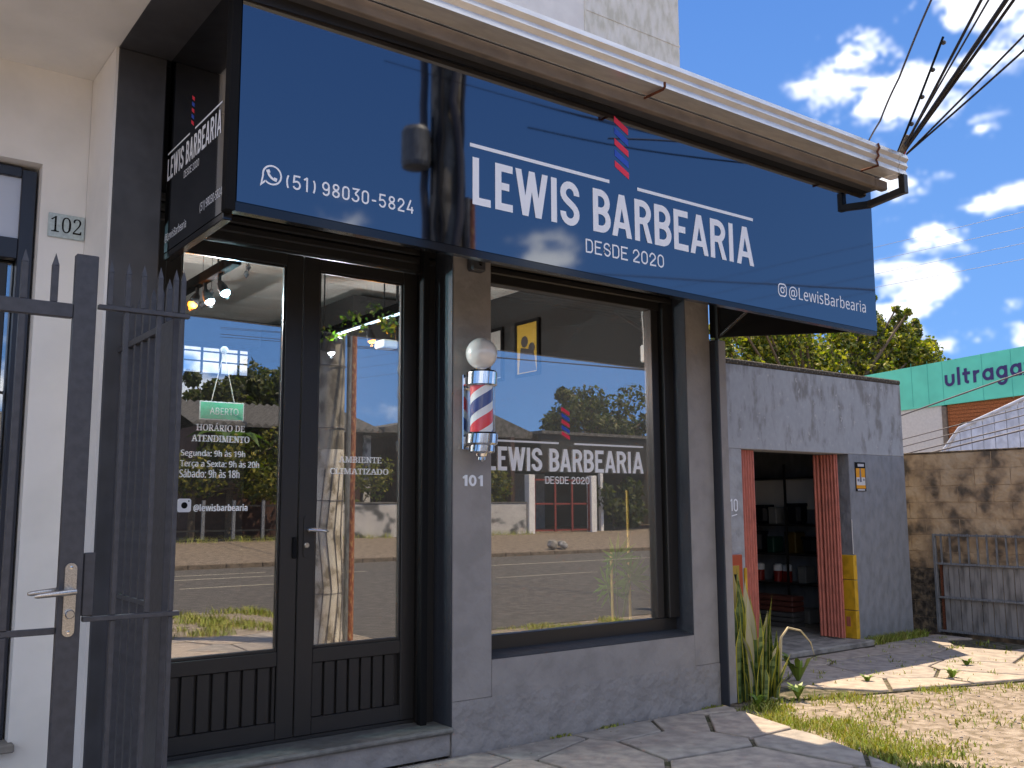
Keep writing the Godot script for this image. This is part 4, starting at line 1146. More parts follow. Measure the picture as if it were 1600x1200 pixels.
# ---------------------------------------------------------------- gutter, brackets, barber pole, numbers
func shop_fittings() -> void:
	var g := thing("roof_gutter", "pale ribbed metal gutter running above the blue sign", "gutter")
	var prof := [Vector2(1.06, 3.868), Vector2(1.2, 3.865), Vector2(1.186, 3.907), Vector2(1.207, 3.932), Vector2(1.196, 3.964), Vector2(1.216, 3.988), Vector2(1.206, 4.022), Vector2(1.16, 4.022), Vector2(1.16, 3.88), Vector2(1.06, 3.88)]
	var segs := [[1.0, 5.99], [6.0, 6.27], [6.277, 6.37]]
	for q in segs:
		var m := MB.new()
		m.xf = Transform3D(Basis(Vector3(0, 0, 1), Vector3.UP, Vector3(-1, 0, 0)), Vector3.ZERO)
		m.prism(PackedVector2Array(prof), -q[1], -q[0])
		obj("gutter_length", m, M.gutter, g)
	var cap := MB.new()
	cap.xf = Transform3D(Basis(Vector3(0, 0, 1), Vector3.UP, Vector3(-1, 0, 0)), Vector3.ZERO)
	cap.prism(PackedVector2Array([Vector2(1.06, 3.87), Vector2(1.195, 3.87), Vector2(1.182, 3.907), Vector2(1.203, 3.932), Vector2(1.192, 3.964), Vector2(1.212, 3.988), Vector2(1.202, 4.018), Vector2(1.06, 4.018)]), -6.385, -6.371)
	obj("end_cap", cap, M.gutter, g)
	for x in [3.83, 5.985]:
		var r := MB.new()
		if x < 5.0:
			r.tube([Vector3(x, 3.855, 1.03), Vector3(x, 3.852, 1.2), Vector3(x, 3.862, 1.214), Vector3(x, 3.89, 1.214)], 0.008, 6)
		else:
			var pr := []
			for p in prof.slice(0, 7): pr.append(Vector3(x + 0.01, p.y + (-0.006 if p.y < 3.87 else 0.0), p.x + (0.006 if p.y > 3.864 else 0.0)))
			r.tube(pr, 0.008, 5)
		obj("rusty_strap", r, M.rust, g)
	boxo("eaves_board", Vector3(1.13, 3.792, 1.0), Vector3(6.2, 3.866, 1.045), M.board, g, 0.004)
	boxo("eaves_board_end", Vector3(6.205, 3.79, 0.99), Vector3(6.36, 3.862, 1.05), M.board, g, 0.01)
	var tb := thing("gutter_bracket", "black square tube bracket bent up under the gutter end", "bracket")
	var b := MB.new()
	for q in [[Vector3(6.29, 3.70, 0.935), Vector3(6.33, 3.745, 1.175)]]:
		var d: Vector3 = (q[1] - q[0]).normalized()
		b.xf = Transform3D(Basis(d.cross(Vector3.UP).normalized(), d.cross(Vector3.UP).normalized().cross(d), -d), (q[0] + q[1]) * 0.5)
		b.box(Vector3.ZERO, Vector3(0.05, 0.05, q[0].distance_to(q[1]) + 0.05), 0.003)
	obj("arm", b, M.black_steel, tb)
	boxo("upright", Vector3(6.305, 3.7205, 1.165), Vector3(6.355, 3.863, 1.2145), M.black_steel, tb, 0.003)
	# strut under the sign's right end
	var st := thing("sign_strut", "thin black diagonal strut under the right end of the sign", "bracket")
	var sm := MB.new()
	sm.tube([Vector3(5.54, 2.72, 0.04), Vector3(5.6, 3.15, 0.75)], 0.014, 6)
	obj("strut", sm, M.black_steel, st)
	boxo("wall_plate", Vector3(5.5145, 2.72, 0.061), Vector3(5.545, 3.15, 0.085), M.black_steel, st)
	# barber pole
	var bp := thing("barber_pole", "striped barber pole with white globe and chrome caps on the pillar", "barber pole", Vector3(3.272, 1.72, 0.15))
	var up := 0.07
	var gl := MB.new()
	gl.xf.origin = Vector3(0, 0.665, 0)
	var pr := []
	for i in 17: pr.append(Vector2(sin(PI * i / 16.0) * 0.098, -cos(PI * i / 16.0) * 0.098))
	gl.lathe(pr, 28, true)
	obj("globe", gl, mk(Color(0.82, 0.78, 0.72), 0.12, {coat = 0.05}), bp)
	var c1 := MB.new()
	c1.lathe([Vector2(0, 0.555), Vector2(0.035, 0.585), Vector2(0.05, 0.575), Vector2(0.055, 0.56), Vector2(0.088, 0.55), Vector2(0.097, 0.54), Vector2(0.097, 0.475), Vector2(0.09, 0.465), Vector2(0.0, 0.465)].duplicate().slice(0, 0) + [Vector2(0, 0.462), Vector2(0.085, 0.462), Vector2(0.097, 0.47), Vector2(0.097, 0.545), Vector2(0.088, 0.556), Vector2(0.055, 0.562), Vector2(0.048, 0.575), Vector2(0.03, 0.582)], 28)
	obj("upper_cap", c1, M.chrome, bp)
	var c2 := MB.new()
	c2.lathe([Vector2(0, 0.0), Vector2(0.014, 0.0), Vector2(0.024, 0.012), Vector2(0.024, 0.03), Vector2(0.038, 0.034), Vector2(0.042, 0.05), Vector2(0.076, 0.056), Vector2(0.08, 0.062), Vector2(0.08, 0.1), Vector2(0.094, 0.106), Vector2(0.098, 0.112), Vector2(0.098, 0.168), Vector2(0.09, 0.178), Vector2(0, 0.178)], 28)
	obj("lower_cap", c2, M.chrome, bp)
	# striped drum: one ribbon per colour, wound once and a bit
	var dr := MB.new()
	dr.lathe([Vector2(0.069, 0.178), Vector2(0.069, 0.462)], 40, true)
	obj("white_drum", dr, mk(Color(0.8, 0.8, 0.8), 0.4), bp)
	for k in 2:
		var m := MB.new()
		var n := 48
		var h := 0.284
		for i in n:
			var a0 := TAU * i / n
			var a1 := TAU * (i + 1) / n
			for j in 3:      # the windings that fall inside the drum
				var y0: float = [-0.028, -0.158][k] + (j - 1 + a0 / TAU) * 0.26
				var y1: float = y0 + 0.26 / n
				var q := [clampf(y0, 0, h), clampf(y1, 0, h), clampf(y1 + 0.08, 0, h), clampf(y0 + 0.08, 0, h)]
				if q[0] >= h or q[2] <= 0.0: continue
				var p0 := Vector3(cos(a0) * 0.07, 0.178, -sin(a0) * 0.07)
				var p1 := Vector3(cos(a1) * 0.07, 0.178, -sin(a1) * 0.07)
				m.quad(p0 + Vector3(0, q[0], 0), p1 + Vector3(0, q[1], 0), p1 + Vector3(0, q[2], 0), p0 + Vector3(0, q[3], 0), 1)
		obj(["blue_stripe", "red_stripe"][k], m, [mk(Color(0.02, 0.035, 0.2), 0.4), mk(Color(0.72, 0.02, 0.025), 0.4)][k], bp)
	var tube := MB.new()
	tube.lathe([Vector2(0.083, 0.178), Vector2(0.083, 0.462)], 32, true)
	var clear := mk(Color(0.95, 0.95, 0.95), 0.02)
	clear.transparency = BaseMaterial3D.TRANSPARENCY_ALPHA
	clear.albedo_color.a = 0.02
	obj("clear_cylinder", tube, clear, bp)
	var br := MB.new()
	br.span(Vector3(-0.035, 0.48, -0.15), Vector3(0.035, 0.53, -0.03), 0.006)
	br.span(Vector3(-0.035, 0.11, -0.15), Vector3(0.035, 0.16, -0.03), 0.006)
	br.span(Vector3(-0.045, 0.08, -0.149), Vector3(0.045, 0.55, -0.138), 0.004)
	obj("wall_bracket", br, M.chrome, bp)
	# junction box over the pillar
	var jb := thing("floodlight_box", "small dark box lamp fixed at the top of the pillar", "lamp", Vector3(3.31, 2.93, 0.0))
	boxo("body", Vector3(-0.05, 0.0, 0.002), Vector3(0.055, 0.09, 0.07), M.pilaster, jb, 0.01)
	var jl := MB.new()
	jl.xf = Transform3D(Basis(Vector3.RIGHT, PI / 2), Vector3(0.01, 0.045, 0.07))
	jl.lathe([Vector2(0.014, 0), Vector2(0.014, 0.006), Vector2(0, 0.008)], 12)
	obj("lens", jl, M.chrome, jb)
	# house number of the shop
	var hn := thing("house_number", "raised white numerals 101 on the gray pillar below the barber pole", "house number", Vector3(3.221, 1.578, 0.0))
	for k in 3:
		var m := MB.new()
		if k == 1:
			m.prism(PackedVector2Array(arc(Vector2(0.083, 0.034), 0.028, 0.035, 0, 360, 24).slice(0, 24)), 0.001, 0.008)
			var hole := MB.new()
			hole.prism(PackedVector2Array(arc(Vector2(0.083, 0.034), 0.011, 0.02, 0, 360, 16).slice(0, 16)), 0.0082, 0.0086)
			var dg := obj("numeral", m, M.vinyl, hn)
			obj("hollow", hole, M.wall, dg)
		else:
			var x := 0.01 if k == 0 else 0.125
			m.prism(PackedVector2Array([Vector2(x + 0.016, 0), Vector2(x + 0.034, 0), Vector2(x + 0.034, 0.068), Vector2(x + 0.02, 0.068), Vector2(x + 0.0, 0.054), Vector2(x + 0.006, 0.044), Vector2(x + 0.016, 0.05)]), 0.001, 0.008)
			obj("numeral", m, M.vinyl, hn)

# ---------------------------------------------------------------- the white house on the left
func neighbour() -> void:
	var h := thing("white_house", "white rendered house left of the shop with dark framed window", "house")
	boxo("wall", Vector3(0.883, 0, -0.7), Vector3(1.1075, 3.845, -0.5), M.white, h)
	boxo("wall", Vector3(-4.5, 3.274, -0.7), Vector3(0.883, 3.845, -0.5), M.white, h)
	boxo("wall", Vector3(-4.5, 0, -0.7), Vector3(0.883, 0.27, -0.5), M.white, h)
	boxo("wall", Vector3(-4.5, 0.27, -0.7), Vector3(-0.9, 3.274, -0.5), M.white, h)
	boxo("rear_wall", Vector3(-4.5, 0, -7.0), Vector3(1.12, 3.9, -6.8), M.white, h)
	boxo("side_wall", Vector3(-4.7, 0, -7.0), Vector3(-4.5, 3.9, -0.5), M.white, h)
	boxo("soffit", Vector3(-4.6, 3.85, -0.7), Vector3(1.119, 3.88, 0.78), M.white, h)
	boxo("slab", Vector3(-4.6, 3.8, -0.5), Vector3(1.1215, 3.849, 0.78), M.white, h)
	boxo("roof", Vector3(-4.7, 3.9, -7.0), Vector3(1.12, 4.0, 0.7), M.fibro, h)
	boxo("window_sill", Vector3(-0.9, 0.27, -0.6), Vector3(0.905, 0.31, -0.44), M.concrete, h, 0.006)
	var f := MB.new()
	f.span(Vector3(0.8, 0.311, -0.64), Vector3(0.872, 3.25, -0.575), 0.004)
	f.span(Vector3(-0.9, 3.205, -0.639), Vector3(0.799, 3.26, -0.576), 0.004)
	f.span(Vector3(-0.9, 2.76, -0.639), Vector3(0.799, 2.87, -0.576), 0.004)
	f.span(Vector3(-0.9, 0.311, -0.639), Vector3(0.799, 0.38, -0.576), 0.004)
	var w := obj("window", f, mk(Color(0.018, 0.022, 0.035), 0.35), h)
	boxo("upper_pane", Vector3(-0.9, 2.87, -0.606), Vector3(0.8, 3.205, -0.6), mk(Color(0.55, 0.6, 0.7), 0.25), w)
	var sash := MB.new()
	sash.span(Vector3(0.7, 0.39, -0.66), Vector3(0.765, 2.74, -0.62), 0.004)
	sash.span(Vector3(-0.9, 2.66, -0.659), Vector3(0.699, 2.74, -0.621), 0.004)
	sash.span(Vector3(0.55, 0.39, -0.659), Vector3(0.6, 2.659, -0.622), 0.004)
	obj("sash", sash, M.black_steel, w)
	boxo("lower_pane", Vector3(-0.9, 0.38, -0.672), Vector3(0.8, 2.76, -0.666), M.glass, w)
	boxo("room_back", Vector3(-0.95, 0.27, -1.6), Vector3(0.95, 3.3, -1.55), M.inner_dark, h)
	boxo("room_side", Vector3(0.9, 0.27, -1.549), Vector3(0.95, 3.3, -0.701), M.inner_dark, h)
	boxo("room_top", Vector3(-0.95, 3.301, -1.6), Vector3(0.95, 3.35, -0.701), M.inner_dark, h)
	var p := thing("number_plate", "pale marble plate with black numerals 102 on the white wall", "house number", Vector3(0.923, 2.884, -0.5))
	boxo("plate", Vector3(0, 0, 0.001), Vector3(0.18, 0.13, 0.014), mk(Color(0.5, 0.58, 0.58), 0.3, {m = 0.3, tex = [61, 0.02, 4, [[0.2, 0.85], [0.8, 1.08]]]}), p, 0.003)
	words("numerals", "102", Vector3(0.013, 0.028, 0.0145), 0.152, 0.086, M.black_matt, p, "Droid Serif")

# ---------------------------------------------------------------- the gate with spikes at the lower left
func spike(m: MB, x: float, z: float, y0: float, y1: float, w := 0.024) -> void:
	m.box(Vector3(x, (y0 + y1 - 0.05) * 0.5, z), Vector3(w, y1 - 0.05 - y0, w), 0.002)
	var h := w * 0.5
	var b := [Vector3(x - h, y1 - 0.05, z - h), Vector3(x + h, y1 - 0.05, z - h), Vector3(x + h, y1 - 0.05, z + h), Vector3(x - h, y1 - 0.05, z + h)]
	for k in 4:
		m.face([b[k], b[(k + 1) % 4], Vector3(x, y1, z)], Vector3(x, y1 - 0.06, z))

func fence() -> void:
	var g := thing("iron_gate", "charcoal iron gate with spiked bars and steel lever handle", "gate", Vector3.ZERO)
	var z := 1.0
	boxo("stile", Vector3(0.776, 0.04, z - 0.04), Vector3(0.858, 2.435, z), M.fence, g, 0.003)
	boxo("top_rail", Vector3(-0.6, 2.18, z - 0.036), Vector3(0.775, 2.236, z - 0.004), M.fence, g, 0.003)
	boxo("lower_rail", Vector3(-0.6, 0.99, z - 0.03), Vector3(0.775, 1.014, z - 0.01), M.fence, g, 0.003)
	boxo("bottom_rail", Vector3(-0.6, 0.06, z - 0.03), Vector3(0.775, 0.1, z - 0.01), M.fence, g, 0.003)
	for i in 12:
		var x := 0.706 - i * 0.106
		var m := MB.new()
		if i % 2 == 0:
			spike(m, x, z - 0.02, 2.237, 2.43)
		else:
			spike(m, x, z - 0.02, 2.237, 2.43)
			m.box(Vector3(x, 1.597, z - 0.02), Vector3(0.024, 1.165, 0.024), 0.002)
			m.box(Vector3(x, 0.545, z - 0.02), Vector3(0.024, 0.889, 0.024), 0.002)
		obj("bar", m, M.fence, g)
	var pl := MB.new()
	var pts := arc(Vector2(0.815, 1.228), 0.021, 0.021, 0, 180, 8) + arc(Vector2(0.815, 1.0), 0.021, 0.021, 180, 360, 8)
	pl.prism(PackedVector2Array(pts), z + 0.0005, z + 0.008)
	var lp := obj("lock_plate", pl, M.steel, g)
	for y in [1.232, 0.996]:
		var sc := MB.new()
		sc.xf = Transform3D(Basis(Vector3.RIGHT, PI / 2), Vector3(0.815, y, z + 0.008))
		sc.lathe([Vector2(0.007, 0), Vector2(0.006, 0.003), Vector2(0, 0.004)], 10)
		obj("screw", sc, M.chrome, lp)
	var kc := MB.new()
	kc.xf = Transform3D(Basis(Vector3.RIGHT, PI / 2), Vector3(0.816, 1.062, z + 0.008))
	kc.lathe([Vector2(0.017, 0), Vector2(0.017, 0.012), Vector2(0.014, 0.016), Vector2(0, 0.016)], 14)
	obj("lock_cylinder", kc, M.chrome, lp)
	for sgn in [1.0, -1.0]:
		var hm := MB.new()
		var zz: float = z + 0.008 if sgn > 0 else z - 0.045
		hm.tube([Vector3(0.818, 1.145, zz - 0.004), Vector3(0.818, 1.145, zz + 0.035 * sgn)], 0.012, 10)
		hm.tube([Vector3(0.828, 1.146, zz + 0.04 * sgn), Vector3(0.79, 1.144, zz + 0.042 * sgn), Vector3(0.7, 1.137, zz + 0.04 * sgn), Vector3(0.688, 1.136, zz + 0.038 * sgn)], [0.011, 0.012, 0.009, 0.006], 10)
		obj("lever_handle", hm, M.steel, g)
	var fx := thing("fixed_railing", "narrow fixed spiked railing between gate and shop pilaster", "railing", Vector3.ZERO)
	boxo("top_rail", Vector3(0.866, 2.228, z - 0.03), Vector3(1.222, 2.246, z), M.fence, fx, 0.002)
	boxo("lower_rail", Vector3(0.866, 1.028, z - 0.03), Vector3(1.226, 1.046, z), M.fence, fx, 0.002)
	boxo("strike_plate", Vector3(0.862, 1.048, z - 0.03), Vector3(0.905, 1.285, z - 0.012), M.fence, fx, 0.004)
	for q in [[0.908, false], [0.975, true], [1.035, false], [1.1, true], [1.163, false], [1.193, true]]:
		var m := MB.new()
		spike(m, q[0], z - 0.015, 2.247, 2.432, 0.02)
		if q[1]:
			m.box(Vector3(q[0], 1.637, z - 0.015), Vector3(0.018, 1.18, 0.018), 0.002)
			m.box(Vector3(q[0], 0.534, z - 0.015), Vector3(0.018, 0.986, 0.018), 0.002)
		obj("bar", m, M.fence, fx)
	var rt := thing("side_railing", "spiked railing running back from the gate to the wall", "railing", Vector3.ZERO)
	boxo("top_rail", Vector3(1.185, 2.215, 0.01), Vector3(1.215, 2.246, 0.7), M.fence, rt, 0.002)
	boxo("lower_rail", Vector3(1.185, 1.04, 0.18), Vector3(1.2, 1.06, 0.7), M.fence, rt, 0.002)
	boxo("end_post", Vector3(1.18, 0.04, 0.71), Vector3(1.22, 2.24, 0.91), M.fence, rt, 0.003)
	for i in 7:
		var m := MB.new()
		var zz := 0.06 + i * 0.118
		spike(m, 1.2, zz, 2.247, 2.442)
		if i < 5:
			m.box(Vector3(1.2, 1.12, zz), Vector3(0.026, 2.186, 0.026), 0.002)
		obj("bar", m, M.fence, rt)

# ---------------------------------------------------------------- the gray workshop on the right
func corrugated(m: MB, w: float, h: float, pitch: float, depth: float, lean := 0.0) -> void:   # sheet in x-y, ribs upright, facing +z
	var n := int(w / pitch * 4.0)
	var prev := Vector3.ZERO
	for i in n + 1:
		var x := w * i / n
		var p := Vector3(x, 0, depth * [0.0, 1.0, 1.0, 0.0][i % 4])
		if i: m.quad(prev, p, p + Vector3(0, h, 0), prev + Vector3(0, h + lean * 0.0, 0))
		prev = p

func garage() -> void:
	var z := -1.217
	var g := thing("workshop", "low gray rendered workshop with stained parapet and open red doors", "building")
	# front wall round the doorway, upper band darker with stains
	var band := MB.new()
	band.uv_rect = Rect2(5.75, 2.83, 4.375, 0.83)
	band.span(Vector3(5.75, 2.0, z - 0.25), Vector3(10.125, 2.83, z), 0.006)
	obj("wall", band, M.garage_top, g)
	boxo("wall", Vector3(5.75, -0.03, z - 0.25), Vector3(7.29, 1.9995, z), M.garage, g)
	boxo("wall", Vector3(9.05, -0.03, z - 0.25), Vector3(10.125, 1.9995, z), M.garage_low, g, 0.006)
	boxo("parapet_cap", Vector3(5.74, 2.831, z - 0.26), Vector3(10.132, 2.885, z + 0.006), M.mould, g, 0.012)
	boxo("side_wall", Vector3(9.93, -0.03, -6.0), Vector3(10.12, 2.83, z - 0.25), M.garage_low, g)
	boxo("side_wall", Vector3(5.76, -0.03, -6.0), Vector3(5.95, 2.83, z - 0.25), M.garage_low, g)
	boxo("rear_wall", Vector3(5.95, -0.03, -6.0), Vector3(9.93, 2.83, -5.85), M.garage_low, g)
	boxo("roof", Vector3(5.95, 2.6, -5.85), Vector3(9.93, 2.7, z - 0.25), M.fibro, g)
	boxo("floor", Vector3(5.95, -0.02, -5.85), Vector3(9.93, 0.05, z - 0.25), M.concrete, g)
	boxo("doorstep", Vector3(7.1, -0.02, z - 0.25), Vector3(9.16, 0.045, z + 0.16), M.concrete, g, 0.015)
	# doors: ribbed red steel
	var d1 := MB.new()
	d1.xf = Transform3D(Basis(), Vector3(7.295, 0.06, z - 0.07))
	corrugated(d1, 0.265, 1.935, 0.037, 0.012)
	d1.span(Vector3(0, 0, -0.03), Vector3(0.265, 1.935, -0.004))
	obj("door", d1, M.red_metal, g)
	for q in [[8.9, -1.475, 8.915, -1.285], [8.885, -1.56, 8.899, -1.485]]:
		var dir := Vector3(q[2] - q[0], 0, q[3] - q[1])
		var w := dir.length()
		var d2 := MB.new()
		d2.xf = Transform3D(Basis(dir / w, Vector3.UP, (dir / w).cross(Vector3.UP)), Vector3(q[0], 0.06, q[1]))
		corrugated(d2, w, 1.935, 0.037, 0.01)
		d2.span(Vector3(0, 0, -0.03), Vector3(w, 1.935, -0.004))
		obj("door", d2, M.red_metal, g)
	# yellow corner guards in three pieces
	for q in [[0.045, 0.335], [0.341, 0.655], [0.661, 0.92]]:
		var p := MB.new()
		p.span(Vector3(9.03, q[0], z - 0.2), Vector3(9.0485, q[1], z + 0.012), 0.006)
		p.span(Vector3(9.0485, q[0], z + 0.001), Vector3(9.085, q[1], z + 0.0125), 0.003)
		var cg := obj("corner_guard", p, M.yellow, g)
		if q[0] < 0.1: boxo("slot", Vector3(9.0285, 0.17, z - 0.11), Vector3(9.0298, 0.27, z - 0.06), M.red_metal, cg)
	for q in [[0.09, 0.5], [0.506, 0.86]]:
		boxo("corner_guard", Vector3(7.262, q[0], z + 0.001), Vector3(7.2935, q[1], z + 0.02), M.yellow, g, 0.004)
	boxo("chipped_edge", Vector3(9.046, 0.93, z - 0.004), Vector3(9.052, 1.3, z + 0.003), M.white, g, 0.003)
	# meter box
	var mb := thing("meter_box", "orange red framed meter box behind the snake plant", "box", Vector3(6.9, 0.25, z))
	boxo("frame", Vector3(0, 0, 0.002), Vector3(0.295, 0.74, 0.05), mk(Color(0.42, 0.075, 0.025), 0.6), mb, 0.006)
	boxo("door", Vector3(0.05, 0.06, 0.0505), Vector3(0.235, 0.64, 0.06), mk(Color(0.4, 0.26, 0.03), 0.6), mb, 0.004)
	boxo("slot", Vector3(0.15, 0.2, 0.0605), Vector3(0.19, 0.56, 0.064), M.black_matt, mb)
	# numeral and poster
	var n := thing("house_number", "white painted 10 with a short underline beside the red door", "house number", Vector3(7.095, 1.37, z + 0.003))
	var nm := MB.new()
	glyph(nm, "1", 0.0, 0.03, 0.05, 0.115, 0.014)
	glyph(nm, "0", 0.055, 0.025, 0.06, 0.12, 0.014)
	nm.strip([Vector2(0.02, -0.018), Vector2(0.1, -0.002)], 0.01, 0.0004)
	obj("numerals", nm, M.vinyl, n)
	var ps := thing("small_poster", "small orange and white poster in a dark border on gray wall", "poster", Vector3(9.15, 1.6, z))
	boxo("border", Vector3(0, 0, 0.001), Vector3(0.19, 0.315, 0.006), M.black_matt, ps)
	boxo("orange_field", Vector3(0.012, 0.03, 0.0062), Vector3(0.178, 0.25, 0.0072), mk(Color(0.75, 0.32, 0.01), 0.5), ps)
	boxo("white_field", Vector3(0.014, 0.065, 0.0074), Vector3(0.176, 0.15, 0.0078), mk(Color(0.62, 0.62, 0.62), 0.5), ps)
	boxo("heading", Vector3(0.05, 0.268, 0.0062), Vector3(0.165, 0.298, 0.0068), mk(Color(0.5, 0.5, 0.52), 0.5), ps)
	boxo("foot_line", Vector3(0.03, 0.006, 0.0062), Vector3(0.165, 0.024, 0.0068), mk(Color(0.5, 0.5, 0.52), 0.5), ps)
	var bt := MB.new()
	bt.xf.origin = Vector3(0, 0, 0.0082)
	bt.para(0.07, 0.11, 0.1, 0.08, 0.1, 0.25)
	bt.disc(Vector2(0.045, 0.12), 0.016, 0.0004); bt.disc(Vector2(0.15, 0.125), 0.014, 0.0004)
	obj("printed_figure", bt, mk(Color(0.16, 0.16, 0.2), 0.5), ps)
	# shelves along the inner right wall
	var sh := thing("workshop_shelf", "dark metal shelving with tins inside the open workshop", "shelf", Vector3(9.9, 0.05, -2.75))
	for y in [0.5, 0.85, 1.2, 1.77]:
		boxo("shelf_board", Vector3(-0.3, y - 0.05, -0.75), Vector3(0.02, y - 0.03, 0.75), M.black_steel, sh)
	for zz in [-0.74, -0.25, 0.25, 0.74]:
		boxo("upright", Vector3(-0.305, 0, zz - 0.012), Vector3(-0.285, 1.9, zz + 0.012), M.black_steel, sh)
	boxo("back_board", Vector3(0.0, 1.35, -0.75), Vector3(0.02, 1.72, 0.75), M.ceiling, sh)
	var kinds := [["white_carton", Color(0.5, 0.5, 0.48), "white"], ["dark_bag", Color(0.02, 0.025, 0.05), "dark"], ["gray_carton", Color(0.3, 0.3, 0.3), "gray"], ["yellow_case", Color(0.5, 0.3, 0.02), "yellow"], ["red_can", Color(0.45, 0.03, 0.02), "red and white"], ["green_case", Color(0.03, 0.25, 0.17), "green"]]
	var lay := [[0.5, [[-0.3, 4], [-0.02, 4], [0.12, 4], [-0.6, 2], [0.4, 0]]], [0.85, [[-0.62, 0], [-0.3, 1], [-0.05, 5], [0.25, 3], [0.5, 1]]], [1.2, [[-0.64, 3], [-0.45, 1], [-0.2, 1], [0.0, 0], [0.3, 1]]], [0.0, [[-0.45, 0], [-0.2, 0], [0.05, 2], [0.4, 0]]]]
	var row_names := ["on the second shelf", "on the third shelf", "on the upper shelf", "on the floor"]
	var done := {}
	for q in lay.size():
		for it in lay[q][1]:
			var kd: Array = kinds[it[1]]
			var where: String = row_names[q]
			var o := thing(kd[0], "%s container %s of the dim workshop, number from the left" % [kd[2], where], "container", Vector3(9.76, 0.05 + (lay[q][0] - 0.03 if q < 3 else 0.0), -2.75 + it[0]))
			var key: String = kd[2] + where
			done[key] = done.get(key, 0) + 1
			it.append(done[key])
			var pos := "left" if it[0] < -0.25 else ("middle" if it[0] < 0.2 else "right")
			o.set_meta("label", "%s container %s, %s, in the dim workshop%s" % [kd[2], where, pos, "" if done[key] == 1 else ["", "", ", second one", ", third one"][done[key]]])
			o.set_meta("group", "things stored on the workshop shelves")
			var wd := rng.randf_range(0.1, 0.2)
			var hh := rng.randf_range(0.16, 0.26)
			if it[1] == 4:
				var cm := MB.new()
				cm.lathe([Vector2(0, 0), Vector2(0.055, 0), Vector2(0.055, 0.13)], 14)
				obj("body", cm, mk(kd[1] * 0.6, 0.4), o)
				var lid := MB.new()
				lid.lathe([Vector2(0.056, 0.131), Vector2(0.058, 0.2), Vector2(0.03, 0.215), Vector2(0, 0.215)], 14)
				obj("lid", lid, M.vinyl, o)
			else:
				boxo("body", Vector3(-0.1, 0, -wd * 0.5), Vector3(0.1, hh, wd * 0.5), mk(kd[1] * (0.45 if it[1] in [0, 2] else 0.2), 0.6), o, 0.012 if it[1] != 1 else 0.04)
				boxo("flap", Vector3(-0.102, hh * 0.86, -wd * 0.48), Vector3(0.09, hh + 0.006, wd * 0.48), mk(kd[1] * (0.36 if it[1] in [0, 2] else 0.15), 0.6), o, 0.005)
	var rail := thing("stacked_metal_profiles", "dark red and gray metal profiles stacked low inside the workshop", "metal profiles", Vector3(9.3, 0.05, -2.9))
	for i in 6:
		var pm := MB.new()
		pm.span(Vector3(-0.1, 0.06 * i, -0.9), Vector3(0.12, 0.06 * i + 0.052, 0.75), 0.008)
		obj("profile", pm, mk(Color(0.1, 0.03, 0.022), 0.6) if i > 2 else mk(Color(0.08, 0.08, 0.085), 0.5), rail)

# ---------------------------------------------------------------- stained wall, sheet gate
func yard() -> void:
	var x := 10.487
	var w := thing("block_wall", "tall brown stained block wall at the right edge", "wall")
	boxo("backing", Vector3(x + 0.005, -0.05, -8.0), Vector3(x + 0.2, 2.04, 4.2), M.block, w)
	for r in 11:
		var y0 := -0.02 + r * 0.187
		for c in 17:
			var z0 := -3.2 + (c - 0.5 * (r % 2)) * 0.4
			if z0 > 3.8: continue
			var m := MB.new()
			m.span(Vector3(x - rng.randf_range(-0.001, 0.003), y0 + 0.0012, z0 + 0.0012), Vector3(x + 0.03, y0 + 0.1858, z0 + 0.3988), 0.004)
			obj("block", m, M.block_dark if y0 < 0.6 and z0 < -0.9 else M.block, w)
	boxo("cap_course", Vector3(x - 0.01, 2.041, -8.0), Vector3(x + 0.21, 2.06, 4.2), M.block_dark, w, 0.005)
	var g := thing("sheet_gate", "gray metal yard gate with sheet lower half and open bars above", "gate", Vector3(x - 0.06, 0.02, 0))
	var z0 := -1.08
	var z1 := 2.4
	boxo("end_post", Vector3(-0.02, 0, z0 - 0.02), Vector3(0.02, 1.1, z0 + 0.012), M.galv, g, 0.002)
	boxo("rusty_post", Vector3(0.022, 0, z0 + 0.03), Vector3(0.04, 0.75, z0 + 0.06), M.rust, g)
	for y in [0.01, 0.38, 0.755, 1.075]:
		boxo("rail", Vector3(-0.018, y, z0 + 0.0125), Vector3(0.012, y + 0.022, z1), M.galv, g, 0.002)
	var n := 0
	var zz := z0 + 0.075
	while zz < z1 - 0.05:
		boxo("upright_bar", Vector3(-0.009, 0.778, zz - 0.008), Vector3(0.009, 1.105, zz + 0.008), M.galv, g)
		zz += 0.105
	zz = z0 + 0.07
	while zz < z1 - 0.06:
		var m := MB.new()
		m.span(Vector3(0.014 + (n % 2) * 0.008, 0.03, zz), Vector3(0.02 + (n % 2) * 0.008, 0.75, zz + 0.058), 0.002)
		obj("sheet_strip", m, M.sheet, g)
		zz += 0.061
		n += 1

